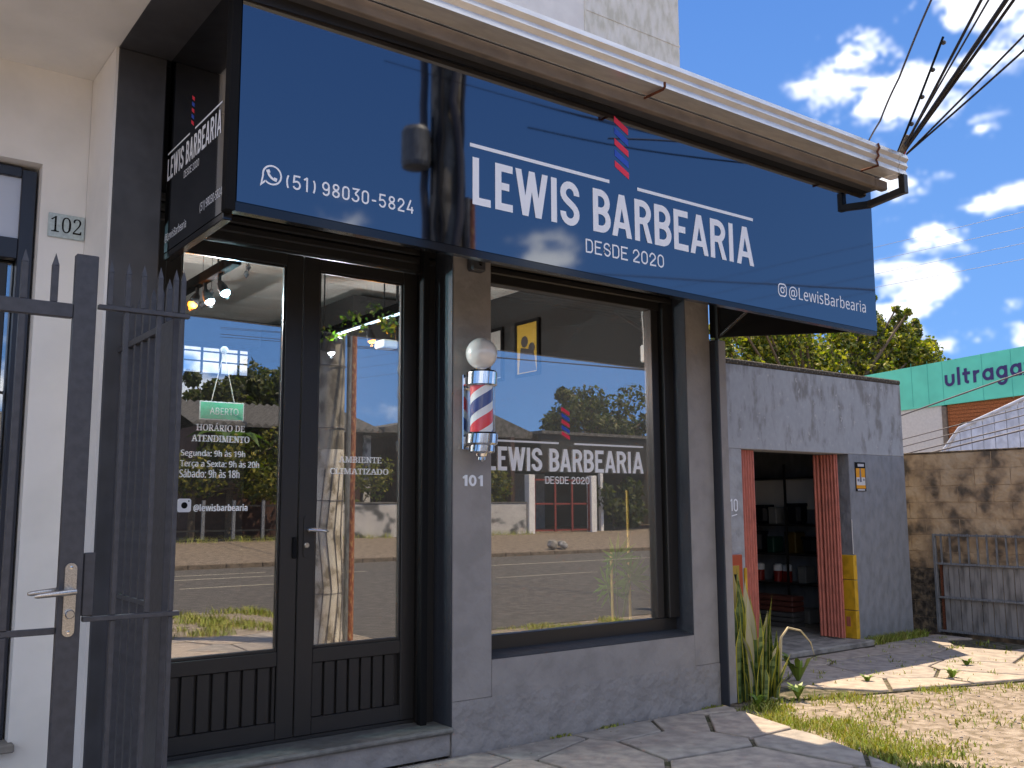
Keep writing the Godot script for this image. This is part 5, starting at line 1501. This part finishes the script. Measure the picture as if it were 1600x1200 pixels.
# ---------------------------------------------------------------- what stands behind
func background() -> void:
	# tower
	var t := thing("concrete_tower", "tall weathered concrete tower block rising behind the gutter", "building", Vector3.ZERO)
	boxo("concrete_shaft", Vector3(16.6, -0.1, -22.0), Vector3(20.4, 24.0, -14.0), M.tower, t, 0.02)
	boxo("string_course", Vector3(16.61, 15.3, -14.0), Vector3(20.39, 15.36, -13.985), M.tower, t)
	var wb := thing("pale_building", "plain off-white building wall beside the concrete tower", "building", Vector3.ZERO)
	boxo("wall", Vector3(11.25, -0.1, -22.0), Vector3(16.598, 22.0, -14.05), M.pale, wb)
	boxo("roof_edge", Vector3(11.2, 22.0, -22.05), Vector3(16.598, 22.2, -14.0), M.tower, wb)
	# tree over the workshop
	var blobs := []
	for q in [[-3.5, 4.3, 0.2, 1.5, 1.0], [-2.0, 4.6, -0.3, 1.4, 1.1], [-0.5, 4.9, 0.2, 1.5, 1.1], [1.0, 4.9, -0.2, 1.4, 1.0], [2.3, 5.35, 0.1, 1.2, 1.0], [3.4, 5.4, -0.2, 1.1, 0.9], [4.5, 5.0, 0.3, 1.2, 0.9], [5.2, 4.5, 0.0, 0.9, 0.7], [2.6, 4.2, 0.6, 1.6, 0.9], [4.2, 3.8, 0.5, 1.3, 0.8], [0.3, 3.9, 0.7, 1.7, 0.9], [-2.4, 3.8, 0.6, 1.6, 0.9]]:
		blobs.append([Vector3(q[0] * 1.79, q[1] * 1.79 - 1.15, q[2] * 1.5), Vector3(q[3], q[4], q[3] * 0.8) * 1.35, 1.0])
	for q in [[-6.0, 8.2], [-4.2, 8.8], [-2.8, 8.3], [-1.2, 9.3], [0.4, 8.9], [2.0, 9.3], [3.4, 10.0], [4.4, 10.5], [5.4, 9.7], [6.4, 10.2], [7.6, 9.8], [8.6, 9.2], [9.4, 8.4], [10.0, 7.4]]:
		for k in 6:
			blobs.append([Vector3(q[0] + rng.randfn() * 0.35, q[1] - 0.9 + k * 0.28, rng.randfn() * 0.4), Vector3.ONE * (0.6 - k * 0.085), 0.26 - k * 0.035])
	for i in 26:
		blobs.append([Vector3(rng.randf_range(-7, 10.0), rng.randf_range(6.6, 9.2), rng.randf_range(-1.0, 1.6)), Vector3.ONE * rng.randf_range(0.5, 0.8), 0.16])
	tree("leafy_tree", "yellow green leafy tree behind the workshop roof", Vector3(34.5, -0.1, -20.0), 5.0, 0.3, blobs, 1300, 0.2, [Color(0.2, 0.23, 0.03), Color(0.34, 0.32, 0.04), Color(0.1, 0.14, 0.02), Color(0.46, 0.4, 0.06), Color(0.07, 0.1, 0.016)])
	# shop with the teal band
	var u := thing("teal_fascia_building", "building with a long teal fascia band and violet lettering", "building", Vector3.ZERO)
	var x := 26.0
	var bm := MB.new()
	bm.xf = Transform3D(Basis(Vector3(0, 0, 1), Vector3.UP, Vector3(-1, 0, 0)), Vector3(x, 0, 0))
	bm.prism(PackedVector2Array([Vector2(-14, 4.13), Vector2(2, 4.66), Vector2(2, 6.13), Vector2(-14, 5.31)]), -0.4, 0.0)
	obj("teal_band", bm, M.teal, u)
	for zz in [-10.4, -9.9, -9.45, -8.3, -7.5]:
		boxo("band_joint", Vector3(x - 0.004, 4.3, zz), Vector3(x - 0.001, 5.6, zz + 0.012), mk(Color(0.045, 0.42, 0.34), 0.5), u)
	boxo("white_wall", Vector3(x + 0.05, -0.1, -14), Vector3(x + 6.0, 5.2, -9.55), mk(Color(0.62, 0.6, 0.58), 0.85, {m = 1.5, tex = [62, 0.03, 3, [[0.2, 0.92], [0.8, 1.03]]]}), u)
	boxo("brick_pier", Vector3(x + 0.02, -0.1, -9.548), Vector3(x + 0.4, 4.24, -9.42), M.board, u)
	boxo("brick_wall", Vector3(x + 0.1, -0.1, -9.418), Vector3(x + 6.0, 5.2, 2.0), M.brick_orange, u)
	for i in 14:
		boxo("brick_course", Vector3(x + 0.085, 2.9 + i * 0.1, -9.41), Vector3(x + 0.0995, 2.9 + i * 0.1 + 0.085, 1.0), M.brick_orange, u, 0.004)
	var tx := Transform3D(Basis(Vector3(0, 0.047, 1).normalized(), Vector3.UP, Vector3(-1, 0, 0)), Vector3(x - 0.012, 4.79, -9.38))
	spelled("ultragaz", "letter", tx, M.violet, u, 0.0, 0.0, 0.31, 0.34, 0.085, 0.07, {"l": 0.3, "t": 0.75, "r": 0.62, "u": 0.95})
	for q in [[-8.9, 3.62], [-8.55, 3.66]]:
		var am := MB.new()
		am.xf = Transform3D(Basis(Vector3.BACK, PI / 2), Vector3(x + 0.08, q[1], q[0]))
		am.lathe([Vector2(0, 0), Vector2(0.13, 0.0), Vector2(0.13, 0.12), Vector2(0.1, 0.16), Vector2(0, 0.16)], 14)
		obj("wall_vent", am, M.black_matt, u)
	# metal roof in front of it
	var mr := thing("metal_shed", "pale ribbed metal shed roof rising above the block wall", "shed", Vector3(18.0, 0, 0))
	var pts := [[-5.25, 2.3], [-4.75, 2.9], [-3.5, 3.36], [-1.5, 3.9], [0.5, 4.2]]
	for i in pts.size() - 1:
		var a: Array = pts[i]; var b: Array = pts[i + 1]
		var k := int((b[0] - a[0]) / 0.11)
		for j in k:
			var s0 := float(j) / k
			var s1 := float(j + 1) / k
			var m := MB.new()
			var za := lerpf(a[0], b[0], s0); var zb := lerpf(a[0], b[0], s1) - 0.01
			var ya := lerpf(a[1], b[1], s0); var yb := lerpf(a[1], b[1], s1)
			var o := 0.02 * (j % 2)
			m.face([Vector3(-o, -0.1, za), Vector3(-o, -0.1, zb), Vector3(-o, yb, zb), Vector3(-o, ya, za)], Vector3(1, 1, za))
			m.face([Vector3(0.06, -0.1, za), Vector3(0.06, -0.1, zb), Vector3(0.06, yb, zb), Vector3(0.06, ya, za)], Vector3(-1, 1, za))
			m.face([Vector3(-o, ya, za), Vector3(-o, yb, zb), Vector3(0.06, yb, zb), Vector3(0.06, ya, za)], Vector3(0, 0, za))
			m.face([Vector3(-o, ya, za), Vector3(-o, -0.1, za), Vector3(0.06, -0.1, za), Vector3(0.06, ya, za)], Vector3(0, 1, zb))
			m.face([Vector3(-o, yb, zb), Vector3(-o, -0.1, zb), Vector3(0.06, -0.1, zb), Vector3(0.06, yb, zb)], Vector3(0, 1, za))
			obj("rib", m, M.roof_metal, mr)
	var rim := MB.new()
	var rp := []
	for p in pts: rp.append(Vector3(-0.02, p[1] + 0.03, p[0]))
	rim.tube(rp, 0.035, 7)
	obj("edge_trim", rim, M.roof_metal, mr)
	var vp := thing("roof_pipe", "thin rusty vent pipe standing above the block wall", "pipe", Vector3(17.5, 0, -5.9))
	var vm := MB.new()
	vm.tube([Vector3(0, 0, 0), Vector3(0, 2.9, 0)], 0.03, 8)
	vm.tube([Vector3(0, 2.9, 0), Vector3(0, 2.96, 0)], 0.055, 8)
	obj("pipe", vm, M.rust, vp)
	# cables running off to the right
	var far := [[2.685, 3.134, 0.012], [2.285, 2.62, 0.012], [2.588, 2.919, 0.008], [2.381, 2.706, 0.01], [2.46, 2.8, 0.008]]
	var names := ["topmost", "lowest", "second", "fourth", "third"]
	for i in far.size():
		var c := thing("street_cable", "%s of the five cables crossing before the teal building" % names[i], "cable", Vector3.ZERO, "cables crossing before the teal building")
		var m := MB.new()
		var p := []
		for k in 13:
			var s := k / 12.0
			p.append(Vector3(13.0, far[i][0] - 0.9 + 0.251 * 39.0 * s * (far[i][1] - far[i][0]) / 0.45 * 0.97, lerpf(-7.0, 32.0, s)))
		m.tube(p, far[i][2], 5)
		obj("wire", m, M.cable_gray, c)
	for i in 4:
		var c := thing("high_cable", "faint high cable against the clouds, %s of four" % ["lowest", "second lowest", "second highest", "highest"][i], "cable", Vector3.ZERO, "faint cables against the clouds")
		var m := MB.new()
		var p := []
		for k in 13:
			var s := k / 12.0
			p.append(Vector3(30.0, 9.3 + i * 0.45 + s * (2.0 + i * 0.3) - 1.2 * sin(PI * s), lerpf(-24.0, 70.0, s)))
		m.tube(p, 0.007, 5)
		obj("wire", m, M.cable_gray, c)

# ---------------------------------------------------------------- pole and cables on our side of the street
func cable(called: String, label: String, pts: Array, r: float, sag: float, group := "", mt: Material = M.cable) -> void:
	var c := thing(called, label, "cable", Vector3.ZERO, group)
	var m := MB.new()
	var p := []
	for i in pts.size() - 1:
		for k in 10:
			var s := k / 10.0
			p.append(pts[i].lerp(pts[i + 1], s) - Vector3(0, sag * sin(PI * s), 0))
	p.append(pts[-1])
	m.tube(p, r, 6)
	obj("wire", m, mt, c)

func street() -> void:
	var px := Vector3(4.65, -0.03, 4.3)
	var p := thing("utility_pole", "concrete utility pole wrapped in black cables, whitewashed at the foot", "utility pole", px)
	var a := MB.new()
	a.lathe([Vector2(0.175, 0.0), Vector2(0.17, 2.12)], 24)
	obj("whitewashed_foot", a, M.pole_white, p)
	var b := MB.new()
	b.lathe([Vector2(0.168, 2.12), Vector2(0.125, 9.5), Vector2(0, 9.5)], 24)
	obj("shaft", b, M.pole, p)
	for y in [0.55, 1.55, 2.35, 3.05, 3.6]:
		var tm := MB.new()
		tm.xf.origin = Vector3(0, y, 0)
		tm.lathe([Vector2(0.172, 0), Vector2(0.178, 0.005), Vector2(0.172, 0.012)], 20)
		obj("tie_wire", tm, M.cable_gray, p)
	for i in 5:
		var m := MB.new()
		var ang: float = [-1.35, -1.05, -0.75, -0.1, 0.75][i]
		var pts := []
		var y := 3.0 + rng.randf() * 0.6
		while y < 9.0:
			pts.append(Vector3(sin(ang) * (0.19 + rng.randf() * 0.04), y, -cos(ang) * (0.19 + rng.randf() * 0.04)))
			ang += rng.randfn() * 0.13
			y += 0.28
		m.tube(pts, rng.randf_range(0.018, 0.05), 6)
		obj("cable_bundle", m, M.cable if i % 3 else M.cable_gray, p)
	for i in 4:
		var m := MB.new()
		var ang := -0.9 + i * 0.5
		m.tube([Vector3(sin(ang) * 0.178, 0.0, -cos(ang) * 0.178), Vector3(sin(ang + 0.3) * 0.178, 0.6, -cos(ang + 0.3) * 0.178), Vector3(sin(ang - 0.1) * 0.178, 1.2, -cos(ang - 0.1) * 0.178), Vector3(sin(ang + 0.25) * 0.176, 1.9, -cos(ang + 0.25) * 0.176)], 0.006, 5)
		obj("loose_wire", m, M.cable_gray, p)
	var gp := MB.new()
	gp.tube([Vector3(0.21, 0, -0.06), Vector3(0.205, 4.4, -0.06)], 0.028, 10)
	obj("gray_conduit", gp, M.galv, p)
	var rp := MB.new()
	rp.tube([Vector3(0.275, 0, -0.03), Vector3(0.265, 4.4, -0.03)], 0.042, 12)
	obj("rusty_conduit", rp, M.rust_pipe, p)
	var tb := thing("pole_box", "dark cylindrical box on an arm high on the utility pole", "transformer", px + Vector3(-0.33, 4.58, 0.0))
	var tm2 := MB.new()
	tm2.lathe([Vector2(0, 0), Vector2(0.12, 0.02), Vector2(0.13, 0.06), Vector2(0.13, 0.36), Vector2(0.11, 0.4), Vector2(0, 0.42)], 20)
	obj("drum", tm2, M.galv, tb)
	var ar := MB.new()
	ar.span(Vector3(0.1, 0.3, -0.02), Vector3(0.25, 0.34, 0.02)); ar.span(Vector3(0.1, 0.06, -0.02), Vector3(0.25, 0.1, 0.02))
	ar.span(Vector3(0.17, -0.2, -0.012), Vector3(0.19, 0.55, 0.012))
	obj("arm", ar, M.black_matt, tb)
	# the cables from the pole to the corner of the roof
	var root := Vector3(6.42, 4.06, 1.14)
	var top := Vector3(4.93, 5.78, 4.3)
	var offs := [[Vector3(0, 0, 0), Vector3(0.0, 0.0, 0), 0.017, 0.0], [Vector3(0.015, 0.01, 0), Vector3(0.12, 0.06, 0), 0.011, 0.05], [Vector3(-0.02, 0, 0.01), Vector3(-0.55, 0.0, 0), 0.011, -0.06], [Vector3(0.02, 0.0, 0.03), Vector3(0.75, -0.22, 0.0), 0.0075, 0.05], [Vector3(0.03, 0.0, 0.02), Vector3(0.7, -0.5, 0.0), 0.0075, 0.07], [Vector3(0.0, 0.02, 0), Vector3(-0.2, 0.15, 0), 0.007, -0.05], [Vector3(-0.02, 0.02, 0), Vector3(-0.9, -0.2, 0.1), 0.004, 0.09]]
	var cn := ["thickest", "second thick", "upper", "lower outer", "lowest", "thin upper", "thin middle"]
	for i in offs.size():
		cable("service_cable", "%s black cable strung from the roof corner up to the pole" % cn[i], [root + offs[i][0], top + offs[i][1]], offs[i][2], offs[i][3], "cables from the roof corner to the pole")
	cable("service_cable", "single thin wavy wire rising from the gutter away from the bundle", [Vector3(6.13, 4.04, 1.0), Vector3(5.86, 4.12, 1.32), Vector3(5.55, 4.22, 1.66), Vector3(4.9, 4.34, 2.3)], 0.007, -0.012, "", M.cable_gray)
	var rk := thing("insulator_rack", "dark rod with five round insulators on the roof corner", "insulators", Vector3.ZERO)
	var r0 := Vector3(6.37, 4.03, 1.12)
	var r1 := Vector3(6.47, 4.86, 1.49)
	var rm := MB.new()
	rm.tube([r0, r0.lerp(r1, 0.5) + Vector3(0.006, 0, 0), r1], 0.009, 7)
	obj("rod", rm, M.black_matt, rk)
	for i in 5:
		var q := r0.lerp(r1, 0.08 + i * 0.225)
		var im := MB.new()
		im.tube([q, q + Vector3(0.03, -0.012, -0.015)], 0.006, 6)
		im.xf = Transform3D(Basis(Vector3.BACK, -1.2), q + Vector3(0.03, -0.012, -0.015))
		im.lathe([Vector2(0, -0.004), Vector2(0.014, 0.0), Vector2(0.018, 0.012), Vector2(0.014, 0.03), Vector2(0, 0.034)], 12, true)
		obj("insulator", im, M.ceramic, rk)
	var cb := thing("cable_clamp", "brown and orange cable clamp on the roof corner", "clamp", root)
	var cm := MB.new()
	cm.tube([Vector3(-0.03, -0.07, -0.03), Vector3(-0.06, 0.1, 0.1)], 0.022, 8)
	obj("sleeve", cm, M.bark, cb)
	var om := MB.new()
	om.tube([Vector3(0.0, -0.06, -0.02), Vector3(-0.02, 0.06, 0.07)], 0.012, 6)
	obj("orange_tape", om, mk(Color(0.5, 0.07, 0.02), 0.6), cb)

# ---------------------------------------------------------------- the far side of the street, seen in the panes
func opposite() -> void:
	var y0 := 0.38
	var w := thing("peeling_wall", "low white wall with peeling gray patches across the street", "wall", Vector3(0, y0, 25.0))
	boxo("wall", Vector3(13.4, -0.1, 0), Vector3(23.1, 1.2, 0.2), M.far_white, w, 0.01)
	boxo("coping", Vector3(13.38, 1.201, -0.02), Vector3(23.12, 1.26, 0.22), M.fibro, w, 0.01)
	# gate with white posts
	var g := thing("red_grid_gate", "red metal grid gate between white posts across the street", "gate", Vector3(0, y0, 25.0))
	for x in [23.2, 26.5]:
		boxo("post", Vector3(x, 0, -0.05), Vector3(x + 0.3, 2.35, 0.25), M.white, g, 0.01)
	for x in [23.52, 24.6, 25.5, 26.42]:
		boxo("upright", Vector3(x, 0.05, 0.05), Vector3(x + 0.08, 2.2, 0.1), M.gate_red, g)
	for y in [0.08, 1.15, 2.12]:
		boxo("rail", Vector3(23.6, y, 0.11), Vector3(26.42, y + 0.07, 0.15), M.gate_red, g)
	# garage behind the gate
	var gb := thing("flat_roof_garage", "dark open garage with flat sheet roof across the street", "building", Vector3(0, y0, 0))
	boxo("roof", Vector3(24.4, 4.1, 25.6), Vector3(38.0, 4.22, 34.0), M.fibro, gb)
	boxo("lintel", Vector3(24.4, 2.5, 25.7), Vector3(38.0, 4.099, 25.9), M.dark_in, gb)
	boxo("rear_wall", Vector3(24.4, -0.2, 33.0), Vector3(38.0, 4.099, 33.2), M.dark_in, gb)
	boxo("side_wall", Vector3(23.0, -0.2, 25.9), Vector3(23.19, 3.9, 33.0), M.house_red, gb)
	boxo("inner_block", Vector3(25.6, -0.1, 30), Vector3(28, 2.6, 30.3), M.garage, gb)
	boxo("pier", Vector3(27.6, -0.1, 25.6), Vector3(27.75, 2.499, 25.75), M.white, gb)
	# gabled shed to the left of it
	var gs := thing("gray_gabled_house", "house with a low gray gable roof across the street", "house", Vector3(0, y0, 0))
	var gm := MB.new()
	gm.prism(PackedVector2Array([Vector2(17.4, 3.9), Vector2(24.38, 3.9), Vector2(24.38, 4.15), Vector2(22.3, 4.85), Vector2(21.4, 4.9), Vector2(17.4, 4.1)]), 26.2, 33.0)
	obj("gable", gm, M.fibro, gs)
	boxo("wall", Vector3(18.6, -0.2, 26.8), Vector3(22.99, 3.899, 32.8), M.house_red, gs)
	boxo("window", Vector3(19.4, 1.2, 26.76), Vector3(20.6, 2.4, 26.799), M.dark_in, gs)
	# red brown house with corrugated roof
	var h := thing("red_brown_house", "red brown house with gray corrugated roof across the street", "house", Vector3(0, y0, 0))
	boxo("wall", Vector3(10.6, -0.2, 27.0), Vector3(16.9, 3.9, 33.0), M.house_red, h)
	boxo("window", Vector3(15.2, 1.5, 26.95), Vector3(16.3, 2.9, 26.999), M.dark_in, h)
	boxo("white_corner", Vector3(16.905, -0.2, 26.9), Vector3(17.2, 3.8, 33.0), M.far_white, h)
	for i in 24:
		var rm := MB.new()
		var x0 := 10.2 + i * 0.3
		rm.face([Vector3(x0, 3.9, 26.3), Vector3(x0 + 0.15, 4.02, 26.3), Vector3(x0 + 0.15, 5.12, 30.0), Vector3(x0, 5.0, 30.0)], Vector3(x0, 0, 29))
		rm.face([Vector3(x0 + 0.15, 4.02, 26.3), Vector3(x0 + 0.3, 3.9, 26.3), Vector3(x0 + 0.3, 5.0, 30.0), Vector3(x0 + 0.15, 5.12, 30.0)], Vector3(x0, 0, 29))
		rm.face([Vector3(x0, 3.9, 33.7), Vector3(x0 + 0.3, 3.9, 33.7), Vector3(x0 + 0.3, 5.0, 30.001), Vector3(x0, 5.0, 30.001)], Vector3(x0, 0, 31))
		rm.face([Vector3(x0, 3.86, 26.3), Vector3(x0 + 0.3, 3.86, 26.3), Vector3(x0 + 0.3, 3.9, 26.3), Vector3(x0 + 0.15, 4.02, 26.3), Vector3(x0, 3.9, 26.3)], Vector3(x0, 3.9, 28))
		obj("roof_sheet", rm, M.fibro, h)
	# dark railing and hedge on the left
	var r := thing("dark_yard_railing", "dark metal yard railing with low base across the street", "railing", Vector3(0, 0.2, 25.0))
	boxo("base", Vector3(6.0, -0.2, 0), Vector3(13.3, 0.25, 0.2), M.dark_in, r)
	for i in 8:
		boxo("post", Vector3(6.2 + i * 1.0, 0.251, 0.05), Vector3(6.3 + i * 1.0, 1.5, 0.12), M.galv, r)
	for y in [0.5, 1.3]:
		boxo("rail", Vector3(6.0, y, 0.121), Vector3(13.3, y + 0.05, 0.15), M.dark_in, r)
	var olive := [Color(0.12, 0.14, 0.015), Color(0.2, 0.19, 0.02), Color(0.06, 0.08, 0.012), Color(0.3, 0.26, 0.03)]
	var deep := [Color(0.045, 0.065, 0.012), Color(0.09, 0.11, 0.018), Color(0.028, 0.042, 0.01), Color(0.14, 0.145, 0.03)]
	var hb := []
	for i in 15:
		hb.append([Vector3(-3.6 + i * 0.5 + rng.randfn() * 0.1, rng.randf_range(2.0, 3.5), rng.randfn() * 0.3), Vector3(0.75, 0.7, 0.7), 1.0])
	tree("olive_hedge_tree", "wide olive yellow hedge tree over the dark railing", Vector3(10.2, 0.2, 26.2), 2.2, 0.14, hb, 330, 0.2, olive)
	var b2 := []
	for i in 8: b2.append([Vector3(rng.randf_range(-0.9, 0.9), rng.randf_range(0.9, 2.6), rng.randf_range(-0.4, 0.4)), Vector3(0.5, 0.6, 0.5), 1.0])
	tree("wall_shrub", "olive shrub over the white wall by the red brown house", Vector3(16.2, 0.3, 25.9), 1.4, 0.06, b2, 200, 0.16, olive, "shrub")
	var b3 := []
	for i in 8: b3.append([Vector3(rng.randf_range(-1.2, 1.0), rng.randf_range(0.9, 2.9), rng.randf_range(-0.4, 0.4)), Vector3(0.55, 0.6, 0.5), 1.0])
	tree("wall_shrub", "bright olive shrub over the white wall beside the gate post", Vector3(21.2, 0.3, 25.9), 1.4, 0.06, b3, 220, 0.17, olive, "shrub")
	var b4 := []
	for i in 44: b4.append([Vector3(rng.randf_range(-3.4, 4.5), rng.randf_range(4.0, 7.6) - 0.0, rng.randf_range(-1.4, 1.4)), Vector3.ONE * rng.randf_range(0.4, 0.95), 0.5])
	tree("dense_tree", "dense dark green tree behind the flat roofed garage", Vector3(36.0, 0.3, 35.5), 4.5, 0.25, b4, 520, 0.26, deep)
	var b5 := []
	for i in 34: b5.append([Vector3(rng.randf_range(-2.4, 2.4), rng.randf_range(4.0, 7.0), rng.randf_range(-1.2, 1.2)), Vector3.ONE * rng.randf_range(0.35, 0.85), 0.5])
	tree("dense_tree", "tall green tree behind the hedge and corrugated roof", Vector3(15.3, 0.3, 35.0), 4.0, 0.22, b5, 420, 0.26, deep)
	var b6 := []
	for i in 6: b6.append([Vector3(rng.randf_range(-0.6, 1.4), rng.randf_range(0.6, 2.4), 0), Vector3(0.6, 0.6, 0.5), 1.0])
	tree("gate_palm", "leafy palm-like bush right of the red gate", Vector3(28.4, 0.3, 25.7), 1.2, 0.06, b6, 160, 0.3, deep, "shrub")
	# banana plant
	var bn := thing("banana_plant", "banana plant with broad torn leaves above the hedge", "plant", Vector3(11.6, 0.2, 27.0 - 0.5))
	var bs := MB.new()
	bs.tube([Vector3.ZERO, Vector3(0, 3.6, 0)], [0.14, 0.08], 8)
	obj("stem", bs, M.bark, bn)
	for i in 8:
		var lm := MB.new()
		var an := i * TAU / 8.0 + 0.3
		var d := Vector3(cos(an), 0, sin(an))
		var sd := Vector3(-d.z, 0, d.x)
		lm.col = Color(0.08, 0.14, 0.025) * rng.randf_range(0.8, 1.5)
		var prev := []
		for k in 7:
			var s := k / 6.0
			var c := Vector3(0, 3.4, 0) + d * (s * 1.5) + Vector3(0, 1.5 * s - 1.5 * s * s * (0.6 + 0.08 * i), 0)
			var wd := 0.22 * sin(PI * clampf(s * 0.9 + 0.08, 0, 1))
			var row := [c - sd * wd + Vector3(0, wd * 0.4, 0), c, c + sd * wd + Vector3(0, wd * 0.4, 0)]
			if prev.size():
				lm.quad(prev[0], prev[1], row[1], row[0]); lm.quad(prev[1], prev[2], row[2], row[1])
			prev = row
		obj("leaf", lm, M.leaf, bn)
	# stones on the far kerb
	for q in [[20.6, 19.9, 0.34], [11.9, 20.1, 0.3]]:
		var rk := thing("rubble_heap", ["pale rubble heap on the far kerb in front of the gate", "small rubble heap on the far kerb before the white wall"][0 if q[0] > 15 else 1], "rubble", Vector3(q[0], 0.05, q[1]))
		for i in 6:
			var sm := MB.new()
			sm.xf = Transform3D(Basis(Vector3(rng.randf(), 1, rng.randf()).normalized(), rng.randf() * TAU), Vector3(rng.randfn() * 0.25, 0.06 + rng.randf() * q[2] * 0.4, rng.randfn() * 0.12))
			sm.box(Vector3.ZERO, Vector3(0.3, 0.2, 0.22) * rng.randf_range(0.6, 1.2), 0.05)
			obj("stone", sm, M.far_white if i % 2 else M.concrete, rk)
	# long low skyline so that the street does not end in nothing
	for i in 6:
		var xs: float = [-24.0, -12.0, -2.0, 40.0, 54.0, 66.0][i]
		var hs := thing("distant_house", ["ochre house far left across the street", "gray house left across the street", "white house across the street before the hedge", "brick house far right across the street", "cream house beyond the garages", "last pale house down the street"][i], "house", Vector3(xs, 0.3, 28.0))
		boxo("wall", Vector3(0, -0.2, 0), Vector3(8, 3.2, 7), [M.block, M.garage, M.far_white, M.brick_orange, M.pale, M.pale][i], hs)
		var rr := MB.new()
		rr.xf = Transform3D(Basis(Vector3(0, 0, 1), Vector3.UP, Vector3(-1, 0, 0)), Vector3.ZERO)
		rr.prism(PackedVector2Array([Vector2(-0.4, 3.2), Vector2(7.4, 3.2), Vector2(3.5, 4.6)]), -8.3, 0.3)
		obj("roof", rr, M.fibro, hs)

# ---------------------------------------------------------------- plants at the shop corner
func plants() -> void:
	var lm := mk(Color(1, 1, 1), 0.4)
	lm.vertex_color_use_as_albedo = true
	lm.backlight_enabled = true
	lm.backlight = Color(0.25, 0.3, 0.1)
	var sp := thing("snake_plant", "tall clump of banded snake plant at the shop's right corner", "plant", Vector3(5.95, -0.02, -0.05))
	for i in 84:
		var m := MB.new()
		var fr := i / 84.0
		var an := rng.randf() * TAU
		var rad := sqrt(rng.randf()) * 0.18
		var base := Vector3(cos(an) * rad * 1.25, 0, sin(an) * rad * 0.8)
		var h := rng.randf_range(0.25, 0.88) * lerpf(1.0, 0.55, clampf(base.x / 0.2, 0.0, 1.0))
		if i < 7:
			h = 0.85 + 0.03 * i
			base = Vector3(-0.16 + 0.02 * i, 0, -0.05 + 0.02 * (i % 3))
		var lean := Vector3(base.x * 0.45 + rng.randfn() * 0.05, 0, base.z * 0.5 + rng.randfn() * 0.05)
		var face_a := rng.randf() * TAU
		var sd := Vector3(cos(face_a), 0, sin(face_a))
		var nr := Vector3(-sd.z, 0, sd.x)
		var tw := rng.randfn() * 0.5
		var wmax := rng.randf_range(0.03, 0.046)
		var bend := 0.0 if i % 6 else rng.randf_range(0.1, 0.3)
		var prev := []
		for k in 21:
			var s := k / 20.0
			var c := base + lean * s * s + Vector3(0, h * (s - bend * s * s * s), 0) + lean.normalized() * bend * s * s * h * 0.5
			var wd := wmax * (0.65 + 0.5 * s) * sqrt(maxf(0.0, 1.0 - pow(s, 5.0))) * (1.0 if s < 0.72 else maxf(0.03, (1.0 - s) / 0.28))
			var d2 := sd.rotated(Vector3.UP, tw * s)
			var n2 := nr.rotated(Vector3.UP, tw * s)
			var row := [c - d2 * wd + n2 * wd * 0.35, c - d2 * wd * 0.8 + n2 * wd * 0.2, c, c + d2 * wd * 0.8 + n2 * wd * 0.2, c + d2 * wd + n2 * wd * 0.35]
			if prev.size():
				var band := clampf(0.5 + 0.5 * sin(k * 2.1 + rng.randfn() * 0.9), 0.0, 1.0)
				var green := Color(0.035, 0.075, 0.02).lerp(Color(0.16, 0.22, 0.08), band)
				var edge := Color(0.4, 0.38, 0.05)
				if i % 9 == 4 and s > 0.55 or i % 29 == 6: green = Color(0.45, 0.4, 0.28)
				for j in 4:
					m.col = edge if j == 0 or j == 3 else green
					m.quad(prev[j], prev[j + 1], row[j + 1], row[j])
			prev = row
		obj("leaf", m, lm, sp)
	# a dry drooping stem and a weed in front of the step
	var ds := thing("dry_stem", "long dry arching leaf drooping out of the snake plant", "plant", Vector3(6.2, 0.0, 0.0))
	var dm := MB.new()
	dm.tube([Vector3(0, 0.1, 0), Vector3(0.03, 0.42, 0.0), Vector3(0.12, 0.49, 0.0), Vector3(0.25, 0.46, 0.02), Vector3(0.36, 0.36, 0.03), Vector3(0.4, 0.26, 0.03)], [0.012, 0.011, 0.01, 0.008, 0.006, 0.002], 6)
	obj("stalk", dm, mk(Color(0.5, 0.42, 0.25), 0.7), ds)
	var spots := [[6.75, -0.25, 0.28, "tall yellow green weed before the workshop step"], [6.2, 0.16, 0.12, "low leafy weed at the foot of the snake plant"], [5.75, 0.14, 0.1, "small pale weed against the corner post"], [7.9, 0.45, 0.1, "weed clump growing between the slabs near the middle"], [8.6, 0.2, 0.09, "weed clump on the slabs nearest the workshop"], [7.2, 0.1, 0.08, "tiny weed clump between the slabs behind the grass"], [9.3, 1.2, 0.1, "weed clump at the far right slab edge"]]
	for q in spots:
		var t := thing("weed", q[3], "weed", Vector3(q[0], -0.02, q[1]))
		for k in 16:
			var m := MB.new()
			var an := rng.randf() * TAU
			var d := Vector3(cos(an), 0, sin(an))
			var sd: Vector3 = Vector3(-d.z, 0, d.x) * (0.012 + q[2] * 0.04)
			var hh: float = q[2] * rng.randf_range(0.6, 1.1)
			m.col = Color(0.16, 0.24, 0.03) * rng.randf_range(0.7, 1.4)
			var a := Vector3.ZERO
			var b := d * hh * 0.4 + Vector3(0, hh * 0.75, 0)
			var c := d * hh * 0.85 + Vector3(0, hh * 0.9, 0)
			m.quad(a - sd * 0.2, a + sd * 0.2, b + sd, b - sd)
			m.tri(b - sd, b + sd, c)
			obj("leaf", m, lm, t)
